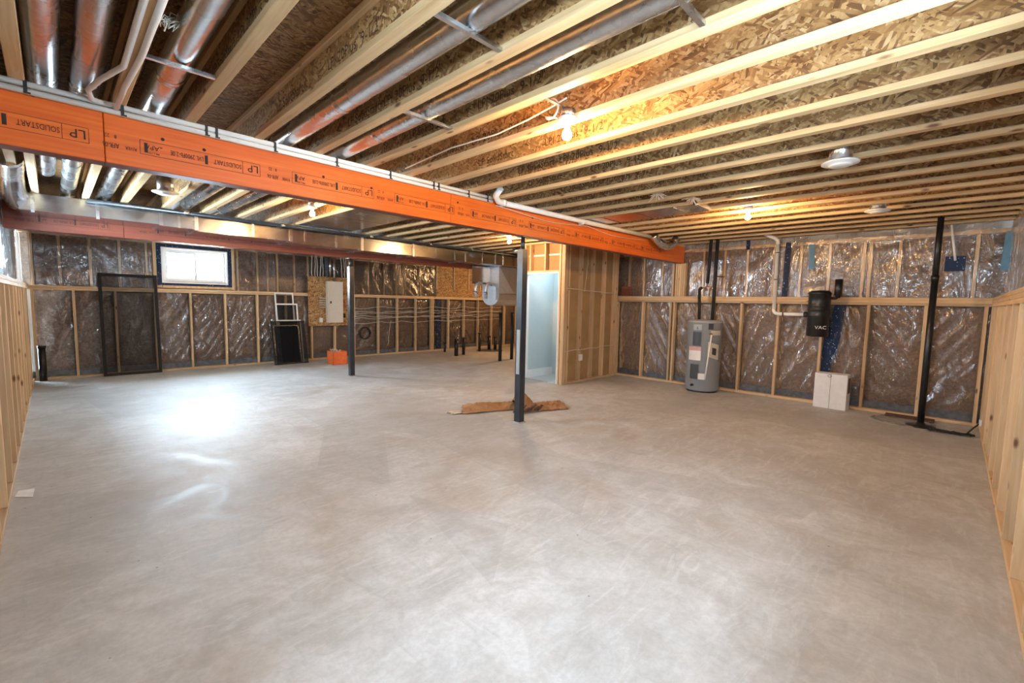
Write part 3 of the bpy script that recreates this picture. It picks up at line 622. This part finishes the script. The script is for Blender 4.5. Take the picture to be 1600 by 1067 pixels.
# ------------------------------------------------------------------ ceiling bulbs and outlets
def bulb(x, y, label):
    root = thing('bulb_fixture', (x, y, ZJ-.13), label, 'light bulb', 'bare bulbs on ceiling boxes')
    z = ZJ+.01
    build(MB().lathe((x, y, z), [(0, .0), (.052, .0), (.054, .05), (0, .05)], 8), 'metal_box', 'galvanised', root)
    build(MB().box(x-.24, x+.24, y-.012, y+.012, z+.05, z+.056), 'mounting_bar', 'galvanised', root)
    build(MB().lathe((x, y, z-.05), [(0, 0), (.022, 0), (.024, .012), (.055, .024), (.058, .05), (0, .05)], 20), 'lampholder', 'white_plastic', root)
    build(MB().lathe((x, y, z-.135), [(0, 0), (.016, .003), (.027, .014), (.031, .03), (.028, .045), (.018, .062), (.013, .085)], 16), 'bulb', 'bulb_glow', root)
bulb(2.36, 1.86, 'lit bare bulb nearest the camera in front of the beam')
bulb(2.38, 5.95, 'lit bare bulb on the sheet-metal pan behind the beam')
bulb(5.73, 5.73, 'lit bare bulb above the doorway behind the post')
bulb(5.88, 1.86, 'lit bare bulb near the water heater')
cable_wall('lamp_cable', [V((2.33, 3.7, 2.72)), V((2.32, 3.0, 2.75)), V((2.35, 2.5, 2.745)), V((2.37, 2.2, 2.78)), V((2.39, 2.0, 2.82)), V((2.395, 1.9, 2.84))], .006, 'cable_white', 'white cable along a joist to the near bulb')
cable_wall('lamp_cable', arc((2.30, 1.95, 2.755), .06, 60, 320, (0, 1, 0), (0, 0, 1), 14)+[V((2.33, 1.91, 2.70))], .006, 'cable_white', 'loop of white cable entering the near bulb box')
def outlet(x, y, z, r, label):
    root = thing('ceiling_outlet', (x, y, z-.04), label, 'air outlet', 'round white ceiling outlets')
    build(MB().tube([(x, y, z), (x, y, z+.2)], r*.62, 20), 'metal_collar', 'galvanised', root)
    build(MB().lathe((x, y, z-.02), [(0, .0), (r*.55, 0), (r*.6, .006), (r*.6, .012), (r*.8, .012), (r*.85, .02), (r, .02), (r, .03), (r*.5, .034), (0, .034)], 28), 'diffuser', 'white_plastic', root)
outlet(4.18, .70, ZJ-.085, .12, 'larger round white air outlet on a metal collar under the joists')
outlet(6.60, .72, ZJ-.055, .12, 'smaller-looking round white air outlet nearer the right wall')
outlet(.90, 6.08, ZJ-.085, .12, 'round white air outlet behind the beam above the trunk duct')
for k, (x, y, lb) in enumerate(((4.55, 2.35, 'frayed tuft of insulation hanging from a joist left of its twin'), (4.95, 2.15, 'frayed tuft of insulation hanging from a joist right of its twin'))):
    mb = MB()
    for i in range(34):
        a = random.random()*6.28; d = V((math.cos(a)*random.uniform(.02, .12), math.sin(a)*random.uniform(.02, .12), -random.uniform(.0, .09)))
        c = V((x, y, ZJ+.02)); mb.bar(c+d*.1, c+d, .012, .002, (0, .3, 1))
    build(mb, 'insulation_tuft', 'label_tan', None, lb, 'insulation')

mb = MB()
for k in range(5): mb.tube([V((.43, 2.62, 2.74))+V((.04, .05, .05)).lerp(V((-.04, -.05, -.05)), random.random())+noise.noise_vector(V((i*.6, k*3.1, 8)))*.055 for i in range(9)], .003, 5)
build(mb, 'wire_tangle', 'cable_white', None, 'small tangle of white wire beside the second joist', 'wire')
# ------------------------------------------------------------------ things along the back wall
def screen(name, label, x0, x1, yb, yt, h, w, fm, mm, group, rail=None):
    root = thing(name, ((x0+x1)/2, yb, 0), label, 'screen', group)
    L = math.hypot(yt-yb, h); d = V((0, (yt-yb)/L, h/L)); n = V((0, -d.z, d.y)); o = V((0, yb+.02, .004)); T = .012
    def slab(a, b, s, t, th, off=0.):
        q = [o+V((x, 0, 0))+d*u+n*(off+e) for e in (-th/2, th/2) for x, u in ((a, s), (b, s), (b, t), (a, t))]
        return MB().add(q, [(0, 1, 2, 3), (7, 6, 5, 4), (0, 4, 5, 1), (1, 5, 6, 2), (2, 6, 7, 3), (3, 7, 4, 0)])
    for a, b, s, t in ((x0, x0+w, 0, L), (x1-w, x1, 0, L)): build(slab(a, b, s, t, T), 'frame_stile', fm, root)
    for s in (0, L-w)+((rail*L,) if rail else ()): build(slab(x0+w, x1-w, s, s+w, T), 'frame_rail', fm, root)
    build(slab(x0+w*.8, x1-w*.8, w*.8, L-w*.8, .001), 'screen_mesh', mm, root)
    return root
screen('screen_door', 'tall black-framed screen door leaning on the back wall below the window', .60, 1.46, 11.08, 11.235, 1.90, .05, 'frame_black', 'insect_mesh', None)
G = 'window screens leaning under the stud wall'
screen('window_screen', 'white-framed window screen standing tallest in the leaning stack', 3.60, 4.02, 11.02, 11.24, 1.63, .032, 'white_plastic', 'insect_mesh', G)
screen('window_screen', 'white-framed window screen second tallest in the leaning stack', 3.60, 4.09, 10.97, 11.19, 1.38, .032, 'white_plastic', 'insect_mesh', G, .70)
screen('window_screen', 'white-framed screen hidden behind the low black one', 3.62, 4.13, 10.91, 11.10, 1.0, .03, 'white_plastic', 'insect_mesh', G)
screen('window_screen', 'grey-edged screen between the white ones and the black one', 3.50, 4.06, 10.87, 11.06, .88, .02, 'galvanised', 'insect_mesh_dense', G)
screen('window_screen', 'low black-framed screen at the front of the leaning stack', 3.44, 4.18, 10.80, 11.03, .98, .022, 'frame_black', 'insect_mesh_dense', G)
ob = build(MB().box(4.36, 5.40, 11.235, 11.255, .84, 2.06), 'backer_board', 'osb_board', None, 'strand board backing sheet behind the electrical panel', 'board')
pn = thing('electrical_panel', (4.98, 11.2, .92), 'tall cream electrical panel on the strand board sheet', 'electrical panel')
build(MB().box(4.79, 5.19, 11.14, 11.234, .92, 1.95), 'cabinet', 'panel_cream', pn); dr = build(MB().box(4.82, 5.16, 11.13, 11.14, 1.02, 1.88), 'panel_door', 'panel_cream', pn)
build(MB().box(4.85, 4.89, 11.125, 11.13, 1.40, 1.46), 'latch', 'dark_grey', dr)
for k in range(5): cable_wall('branch_cable', [V((4.79, 11.22, 1.30+.055*k)), V((4.72, 11.21, 1.31+.055*k)), V((4.62, 11.215, 1.30+.056*k+(.02 if k == 4 else 0)))], .011, 'cable_white', '%s pale cable entering the left side of the electrical panel' % ('lowest', 'second lowest', 'middle', 'second highest', 'highest')[k], group='cables left of the panel')
for k in range(4): cable_wall('branch_cable', [V((5.19, 11.21, 1.32+.06*k)), V((5.25, 11.21, 1.31+.06*k)), V((5.28, 11.22, 1.31+.06*k))], .009, 'cable_red', '%s red-tinged cable leaving the right side of the panel' % ('lowest', 'second lowest', 'second highest', 'highest')[k], group='cables right of the panel')
build(MB().tube([(4.99, 11.19, 1.95), (4.99, 11.2, 2.62)], .03, 12), 'conduit', 'galvanised', None, 'grey conduit rising from the top of the electrical panel', 'conduit')
build(MB().tube([(4.90, 11.22, 2.06), (4.90, 11.22, 2.62)], .03, 12), 'conduit', 'galvanised', None, 'grey conduit left of the one above the panel', 'conduit')
for k, x in enumerate((4.47, 4.54, 4.60, 4.66, 4.73)): cable_wall('riser_cable', wavy((x, 11.25, 2.05), (x+.03*(k % 2), 11.25, 2.62), 6, .03, 20+k), .009, 'cable_white', '%s white cable rising above the strand board left of the conduits' % ('first', 'second', 'third', 'fourth', 'fifth')[k], group='riser cables')
for k, x in enumerate((5.22, 5.30, 5.36)): cable_wall('riser_cable', wavy((x, 11.25, 2.05), (x-.05, 11.25, 2.62), 6, .03, 30+k), .009, 'cable_white', '%s white cable rising right of the conduits' % ('first', 'second', 'third')[k], group='riser cables')
build(MB().box(4.80, 4.86, 11.25, 11.30, 2.06, 2.62), 'dark_duct_tape', 'membrane', None, 'dark vertical strip between cables and conduits', 'strip')
build(MB().box(4.62, 4.69, 11.19, 11.237, .93, 1.04).box(4.635, 4.675, 11.186, 11.19, .95, 1.02), 'outlet_box', 'white_plastic', None, 'small white outlet on the strand board', 'outlet box')
build(MB().box(5.22, 5.27, 11.18, 11.237, 1.05, 1.15).box(5.23, 5.26, 11.17, 11.18, 1.08, 1.12), 'breaker_box', 'abs_black', None, 'small black box right of the electrical panel', 'box')
zz = (1.30, 1.19, 1.15, 1.06, 1.02, .90)
for k, z in enumerate(zz): cable_wall('wall_cable', [V((5.45+5.45*i/44, 11.243+.006*math.sin(i+k), z+.05*i/44+.055*noise.noise(V((i*.21, k*1.3, 4)))-.018*abs(math.sin(i*.62+k*.4)))) for i in range(45)], .006, 'cable_white', '%s of the pale cables strung along the back wall studs' % ('topmost', 'second', 'third', 'fourth', 'fifth', 'lowest')[k], group='cables along the back wall')
cable_wall('wall_cable', wavy((8.3, 11.31, 2.40), (11.0, 11.31, 2.36), 16, .04, 50), .006, 'cable_white', 'pale cable crossing the upper bare sheathing')
cable_wall('drop_cable', wavy((6.62, 11.24, .95), (6.5, 11.24, .25), 8, .05, 51), .006, 'cable_white', 'pale cable dropping down in a stud bay')
mb = MB()
for k in range(5): mb.tube([V((5.83, 11.249-.01*k, .62))+V((math.cos(a*.42)*(.14+.012*(k % 3)), 0, math.sin(a*.42)*(.15+.01*(k % 2)))) for a in range(16)], .011, 6)
build(mb, 'cable_coil', 'cable_black', None, 'coil of black cable hanging on a stud near the post', 'cable coil')
build(MB().box(8.22, 8.42, YA+.085, YA+.092, .05, 1.6), 'navy_tape', 'navy_tape', None, 'tall navy tape strip in a lower bay of the back wall', 'tape')
build(MB().box(XL-.098, XL-.092, 6.1, 6.32, 1.68, 2.5), 'navy_tape', 'navy_tape', None, 'navy tape strip high on the left wall', 'tape')
# orange box with scraps
ox = thing('carton', (4.62, 10.28, 0), 'small orange open carton with offcuts on the floor', 'box')
mb = MB(); a, b, c, d, h = 4.46, 4.80, 10.12, 10.44, .30
mb.box(a, b, c, c+.006, 0, h).box(a, b, d-.006, d, 0, h).box(a, a+.006, c, d, 0, h).box(b-.006, b, c, d, 0, h).box(a, b, c, d, 0, .006)
build(mb, 'walls', 'orange_card', ox)
mb = MB()
for k in range(9): mb.bar((random.uniform(a+.05, b-.05), random.uniform(c+.05, d-.05), .2), (random.uniform(a+.03, b-.03), random.uniform(c+.03, d-.03), random.uniform(.30, .36)), .03, .015)
build(mb, 'offcut', 'label_tan', ox)
# drain stubs
def stub(x, y, h, r, label, cap=True):
    root = thing('drain_stub', (x, y, 0), label, 'pipe', 'black drain stubs in the floor')
    build(MB().tube([(x, y, 0), (x, y, h)], r, 14), 'pipe_length', 'abs_black', root)
    if cap: build(MB().tube([(x, y, h-.03), (x, y, h+.012)], r+.006, 14), 'cap', 'abs_black', root)
for x, y, h, r, lb in ((8.16, 10.81, .29, .035, 'shortest black drain stub, leftmost by the back wall'), (7.84, 9.86, .46, .055, 'thick black drain stub, second from the left'), (8.2, 9.98, .49, .045, 'black drain stub, third from the left'),
    (9.13, 10.35, .57, .04, 'black drain stub standing alone left of the floor opening'), (9.76, 10.6, .43, .05, 'black drain stub at the left of the floor opening'), (9.89, 10.45, .41, .05, 'black drain stub at the right of the floor opening'),
    (8.06, 8.33, 1.26, .045, 'tall black vent pipe left of its twin under the plenum'), (8.59, 8.43, 1.25, .045, 'tall black vent pipe right of its twin, nearest the near post')):
    stub(x, y, h, r, lb)
stub(-.17, 11.17, .60, .05, 'black pipe stub in the left corner')
build(MB().lathe((9.6, 10.4, 0), [(.42, 0), (.42, .006), (.34, .008), (.33, .003), (0, .003)], 24), 'floor_opening', 'membrane', None, 'dark round opening in the slab around the drain stubs', 'floor opening')

# ------------------------------------------------------------------ things along the right wall
wh = thing('water_heater', (8.17, 3.18, 0), 'tall grey cylindrical electric water heater', 'water heater')
hx, hy, hr, hh = 8.17, 3.185, .285, 1.25
build(MB().lathe((hx, hy, 0), [(0, .03), (hr-.02, .03), (hr, .04), (hr, hh-.02), (hr+.006, hh-.018), (hr+.006, hh), (hr-.02, hh+.02), (0, hh+.035)], 40), 'tank', 'heater_grey', wh)
build(MB().lathe((hx, hy, 0), [(0, 0), (hr-.03, 0), (hr-.03, .03), (0, .03)], 32), 'base_ring', 'dark_grey', wh)
base_a = math.atan2(-hy, -hx)
def patch(a0, a1, z0, z1, off, tilt=0., th=.004):      # curved plate on the tank; angles in degrees to the right of the viewer's line
    n = max(2, int(abs(a1-a0)/6)); mb = MB()
    def fn(s, t):
        a = base_a + rad(a0+(a1-a0)*s); r = hr+off; z = z0+(z1-z0)*t + tilt*(s-.5); return (hx+r*math.cos(a), hy+r*math.sin(a), z)
    def f2(s, t):
        a = base_a + rad(a0+(a1-a0)*s); r = hr+off+th; z = z0+(z1-z0)*t + tilt*(s-.5); return (hx+r*math.cos(a), hy+r*math.sin(a), z)
    mb.grid(f2, n, 2); k = len(mb.v); mb.grid(fn, n, 2)
    return mb
build(patch(-38, -10, .83, 1.07, .012), 'upper_access_cover', 'dark_grey', wh); build(patch(-42, -14, .24, .50, .012), 'lower_access_cover', 'dark_grey', wh)
lb = build(patch(-54, -8, .57, .81, .002), 'warning_label', 'label_white', wh); build(patch(-54, -8, .74, .81, .004), 'label_header', 'label_red', lb)
build(patch(-38, -8, 1.10, 1.20, .002), 'logo_plate', 'heater_grey', wh); build(patch(12, 28, 1.12, 1.22, .004), 'rating_label', 'dark_grey', wh)
build(patch(20, 62, 1.02, 1.10, .002), 'strip_label', 'label_tan', wh); build(patch(-16, 8, .24, .345, .002), 'lower_label', 'label_white', wh)
gd = build(patch(12, 50, .62, .88, .02, -.06), 'energy_guide', 'label_tan', wh); build(patch(26, 40, .68, .80, .026, -.02), 'guide_figure', 'dark_grey', gd)
def on_tank(ad, z, off): a = base_a+rad(ad); return V((hx+(hr+off)*math.cos(a), hy+(hr+off)*math.sin(a), z))
build(MB().tube([on_tank(20, 1.04, .0), on_tank(20, 1.04, .045)], .022, 10), 'relief_valve', 'brass', wh)
build(MB().tube([on_tank(20, 1.03, .045), on_tank(14, .65, .045), on_tank(8, .25, .04)], .012, 10), 'relief_pipe', 'pvc_white', wh)
build(MB().tube([on_tank(-32, .13, .0), on_tank(-32, .13, .04)], .022, 10), 'drain_valve', 'abs_black', wh)
ar = base_a+rad(-23); rt = V((-math.sin(ar), math.cos(ar), 0)); build(text_mb('6', .075, on_tank(-27, 1.115, .006), rt, (0, 0, 1)), 'lettering', 'ink', wh, fix=False)
hp = thing('heater_pipe', (8.28, 3.2, 1.25), 'pair of foam-wrapped black pipes rising from the water heater', 'pipe')
build(MB().tube([(8.27, 3.33, 1.24), (8.27, 3.36, 1.80)]+arc((8.27, 3.31, 1.80), .05, 0, 90, (0, 1, 0), (0, 0, 1), 5), .026, 10), 'foam_sleeve', 'rubber_foam', hp)
build(MB().tube([(8.27, 3.10, 1.24), (8.28, 3.09, 2.70)], .03, 10), 'foam_sleeve', 'rubber_foam', hp); build(MB().tube([(8.28, 3.225, 1.93), (8.29, 3.205, 2.70)], .028, 10), 'foam_sleeve', 'rubber_foam', hp)
build(MB().tube([(8.27, 3.31, 1.85), (8.27, 3.12, 1.86)], .011, 8).tube([(8.28, 3.225, 1.80), (8.28, 3.225, 1.94)], .012, 8), 'copper_tee', 'copper', hp)
build(MB().tube([(8.28, 3.08, 2.05), (8.45, 3.0, 2.05)], .008, 8), 'pipe_bracket', 'black_steel', hp)
vc = thing('vacuum_canister', (8.24, 1.5, 1.08), 'black cylindrical central vacuum canister hung on the right wall', 'vacuum')
cx, cy = 8.24, 1.505
build(MB().lathe((cx, cy, 1.09), [(0, 0), (.135, 0), (.145, .012), (.145, .30), (.15, .31), (.15, .33), (.145, .34), (.145, .40), (.152, .41), (.152, .425), (.145, .435), (.145, .45), (.15, .46), (.15, .475), (.145, .485), (.145, .64), (.152, .645), (.152, .665), (.12, .70), (0, .705)], 36), 'canister', 'abs_black', vc)
va = math.atan2(-cy, -cx); vr = V((-math.sin(va+.25), math.cos(va+.25), 0)); vn = V((math.cos(va+.25), math.sin(va+.25), 0))
build(text_mb('VAC', .07, V((cx, cy, 1.21))+vn*.153-vr*.075, vr, (0, 0, 1), sx=1.1), 'lettering', 'white_ink', vc, fix=False)
build(MB().tube([(cx, cy+.13, 1.42), (cx, cy+.19, 1.42)], .045, 14), 'inlet', 'abs_black', vc)
build(MB().tube([(cx+.02, cy-.1, 1.68), (cx+.02, 1.30, 1.68)]+[V((cx+.02, 1.28, 1.70))], .022, 10), 'exhaust_pipe', 'abs_black', vc)
build(MB().tube([(cx+.02, 1.28, 1.68), (cx+.02, 1.28, 1.71), (cx+.02, 1.28, 1.72), (cx+.02, 1.28, 1.96)], [.03, .035, .05, .05], 16), 'muffler', 'abs_black', vc)
build(MB().box(cx+.14, XB+.0, cy-.05, cy+.05, 1.3, 1.6), 'wall_bracket', 'black_steel', vc)
pp = thing('vacuum_inlet_pipe', (8.38, 2.14, 1.40), 'white plastic pipe dropping from the ceiling to the vacuum canister', 'pipe')
build(MB().tube([(8.40, 2.17, 2.60), (8.38, 2.155, 1.50)]+arc((8.36, 2.085, 1.49), .07, 0, -90, (0, 1, 0), (0, 0, 1), 6)+[V((8.30, 1.95, 1.42)), V((8.25, 1.69, 1.42))], .027, 12), 'pipe_length', 'pvc_white', pp)
build(MB().tube([(8.40, 2.17, 2.56), (8.40, 2.175, 2.62), (8.38, 2.22, 2.66), (8.34, 2.30, 2.70), (8.32, 2.36, 2.74)], .031, 12), 'elbow', 'pvc_white', pp)
for z in (1.58, 1.98, 2.42): build(MB().tube([(8.39, 2.163, z-.006), (8.39, 2.163, z+.006)], .031, 12), 'clip', 'cable_black', pp)
for y in (2.0, 1.78): build(MB().tube([(8.30-(.0), y-.006, 1.42), (8.30, y+.006, 1.42)], .032, 12), 'clip', 'cable_black', pp)
cable_wall('vacuum_wire', [V((8.44, 1.78, 1.62)), V((8.36, 1.76, 1.56)), V((8.34, 1.74, 1.48)), V((8.3, 1.69, 1.44))], .005, 'cable_white', 'thin pale wire beside the vacuum inlet')
bx = thing('carton', (8.37, 1.28, 0), 'white cardboard carton standing under the vacuum canister', 'box')
q = [V((8.26, 1.49, 0)), V((8.24, 1.075, 0)), V((8.47, 1.06, 0)), V((8.49, 1.48, 0))]
build(MB().prism(q, (0, 0, .53)), 'carton_body', 'carton_white', bx)
e1 = (q[1]-q[0]).normalized(); n1 = V((-1, -.05, 0)).normalized()
build(MB().prism([q[0]+e1*.205+n1*.001, q[0]+e1*.209+n1*.001, q[0]+e1*.209+n1*.001+V((0, 0, .528)), q[0]+e1*.205+n1*.001+V((0, 0, .528))], n1*.0015), 'seam', 'dark_grey', bx)
build(MB().tube([q[0]+e1*.19+n1*.002+V((0, 0.025*math.cos(a*.5), .50+.018*math.sin(a*.5))) for a in range(14)], .003, 5), 'logo_mark', 'ink', bx)
e2 = (q[2]-q[1]).normalized(); n2 = V((e2.y, -e2.x, 0))
build(MB().prism([q[1]+e2*.05+n2*.001+V((0, 0, .25)), q[1]+e2*.20+n2*.001+V((0, 0, .25)), q[1]+e2*.20+n2*.001+V((0, 0, .48)), q[1]+e2*.05+n2*.001+V((0, 0, .48))], n2*.0015), 'printed_panel', 'carton_dark', bx)  # printed panel in a mottled dark brown
bp_ = thing('drain_stack', (7.95, .225, 0), 'tall thin black plastic pipe from floor to joists', 'pipe')
build(MB().tube([(7.95, .225, 0), (7.95, .225, 1.95)], .036, 14), 'lower_pipe', 'abs_black', bp_); build(MB().tube([(7.95, .225, 1.93), (7.95, .225, 2.70)], .033, 14), 'upper_pipe', 'abs_black', bp_)
build(MB().tube([(7.95, .225, 1.90), (7.95, .225, 1.97)], .041, 14), 'coupling', 'abs_black', bp_); build(MB().lathe((7.95, .225, 0), [(0, .0), (.16, 0), (.15, .012), (.05, .02), (.042, .05), (0, .05)], 20), 'foot', 'abs_black', bp_)
sp = thing('sump_cover', (8.05, .5, 0), 'round worn sump pit cover at the foot of the black pipe', 'pit cover')
build(MB().lathe((8.12, .42, 0), [(0, .008), (.33, .008), (.34, .006), (.345, 0)], 36), 'lid', 'pit_lid', sp); build(MB().lathe((8.12, .42, .006), [(.30, .003), (.31, .006), (.32, .003)], 36), 'lid_rim', 'galvanised', sp)
build(MB().box(8.28, 8.46, .10, .62, .009, .03), 'scrap_board', 'wood_dark', None, 'dark scrap board lying along the bottom plate behind the black pipe', 'board')
mb = MB()
for k in range(6):
    pts = [V((7.75+.05*noise.noise(V((i*.5, k, 1))), .15-.03*i-.0, .02+.02*abs(noise.noise(V((i*.7, k*2, 5))))))+V((.12*noise.noise(V((i*.45, k*1.7, 9))), 0, 0)) for i in range(15)]
    mb.tube(pts, .009, 6)
mb.tube([V((7.75, -.20, .03)), V((7.85, -.26, .10)), V((7.9, -.315, .16))], .009, 6)
build(mb, 'pump_cord', 'cable_black', None, 'tangle of black cords on the floor by the black pipe', 'cord')
build(MB().box(7.87, 7.93, -.324-.0, -.300, .13, .20), 'outlet_box', 'white_plastic', None, 'small white outlet low on the near right studs', 'outlet box')
# tape and patches on the right wall film
def strip(x, pts, mat, name, label): build(MB().prism([(x, y, z) for y, z in pts], (.003, 0, 0)), name, mat, None, label, 'tape')
fx = XB+.088
strip(fx, [(2.10, 2.60), (2.02, 2.60), (2.03, 1.71), (2.11, 1.71)], 'navy_tape', 'navy_tape', 'long vertical navy tape beside the white vacuum pipe')
strip(fx, [(1.77, 2.54), (1.69, 2.54), (1.67, 2.15), (1.75, 2.15)], 'light_blue_tape', 'blue_tape', 'short light-blue tape strip above the vacuum canister')
strip(fx, [(-.38, 2.55), (-.49, 2.56), (-.46, 2.06), (-.36, 2.05)], 'light_blue_tape', 'blue_tape', 'light-blue tape strip in the far right corner')
strip(fx, [(4.05, 2.10), (3.82, 2.02), (3.81, 1.97), (4.04, 2.05)], 'navy_tape', 'navy_tape', 'slanted scrap of navy tape below the beam end')
strip(fx, [(2.71, 2.68), (2.65, 2.68), (2.65, 2.52), (2.71, 2.52)], 'navy_tape', 'navy_tape', 'small navy tape patch at the top of a stud')
strip(fx, [(1.36, 1.60), (1.22, 1.60), (1.30, .75), (1.38, .45), (1.52, .45), (1.46, 1.1)], 'navy_tape', 'navy_tape', 'ragged navy tape behind the vacuum canister and carton')
pv = thing('vent_patch', (fx, .06, 2.06), 'navy tape square with a thin white pipe above it', 'tape')
build(MB().box(fx-.002, fx+.002, -.04, .16, 2.06, 2.26), 'tape_square', 'navy_tape', pv); build(MB().tube([(fx-.02, .06, 2.2), (fx-.01, .13, 2.68)], .014, 10), 'white_pipe', 'pvc_white', pv)
for k in range(5): board('beam_stud', XB+.0+.002, XB+.089, 3.80+.04*k-.06, 3.836+.04*k-.06, 1.70, ZBB, 'pine_z', wallB)
board('beam_stud', XB-.0+.002, XB+.089, 3.96, 4.0, 1.70, ZBB, 'pine_z', wallB)
for k in range(4): board('scrap_block', 8.5, 8.58, 4.92, 5.12, 1.705+.05*k, 1.75+.05*k, 'treated_red', None, label='%s of the reddish blocks stacked on the plate by the partition' % ('lowest', 'second', 'third', 'topmost')[k], category=None) if 0 else None
for k in range(4):
    build(MB().box(8.50, 8.585, 4.90+.01*k, 5.10+.01*(k % 2), 1.702+.05*k, 1.748+.05*k), 'wood_block', 'treated_red', None, '%s of the reddish wood blocks stacked beside the partition' % ('lowest', 'second lowest', 'second highest', 'topmost')[k], 'wood block', 'reddish blocks on the right wall plate')

# ------------------------------------------------------------------ loose things on the floor
def paper(name, c, nu, nv, amp, seed, label, peak=None):
    c = [V((*p, 0)) for p in c]
    def fn(s, t):
        p = c[0].lerp(c[1], s).lerp(c[3].lerp(c[2], s), t)
        e = min(1, 4*min(s, 1-s)+.3)*min(1, 4*min(t, 1-t)+.15)
        z = .006 + amp*e*(.45+.55*noise.noise(V((s*4, t*3, seed)))) + .012*ridge(V((s*9, t*6, seed+3)))
        if peak: z += peak[2]*max(0, 1-math.hypot((s-peak[0])*2.2, (t-peak[1])*2.2))**1.2
        n = noise.noise_vector(V((s*5, t*5, seed+7)))*.03
        return (p.x+n.x, p.y+n.y, max(.003, z))
    mb = MB().grid(fn, nu, nv, False); k = len(mb.v)
    return build(mb, name, 'kraft_paper', None, label, 'paper')
paper('paper_bag', [(3.78, 4.62), (4.62, 4.30), (4.78, 4.60), (4.12, 5.02)], 26, 14, .12, 1, 'crumpled brown paper bag lying left of the near post')
paper('paper_bag', [(4.42, 4.12), (4.88, 3.98), (5.12, 4.42), (4.66, 4.62)], 18, 16, .05, 5, 'brown paper bag bunched up into a peak behind the near post', (.25, .6, .26))
paper('paper_sheet', [(4.85, 3.98), (5.16, 3.86), (5.48, 4.30), (5.10, 4.45)], 16, 12, .035, 9, 'flat brown paper sheet lying right of the near post')
build(MB().grid(lambda s, t: (3.66+.2*s+.02*t, 4.70+.16*t-.05*s, .01+.05*abs(noise.noise(V((s*3, t*3, 2))))), 8, 6, False), 'paper_scrap', 'label_tan', None, 'pale scrap of paper at the left tip of the brown bag', 'paper')
mb = MB()
for k in range(8): mb.bar((4.35+.05*k, 4.22-.02*k, .02), (4.42+.05*k, 4.16-.015*k, .07+.02*(k % 3)), .05, .012)
build(mb, 'dark_scraps', 'wood_dark', None, 'dark scraps tucked in the paper behind the post', 'scraps')
build(MB().prism([(-.265, 4.88, .001), (-.17, 4.79, .001), (-.165, 5.0, .001), (-.25, 5.01, .001)], (0, 0, .002)), 'paper_slip', 'paper_white', None, 'white paper slip on the floor at the left wall', 'paper')
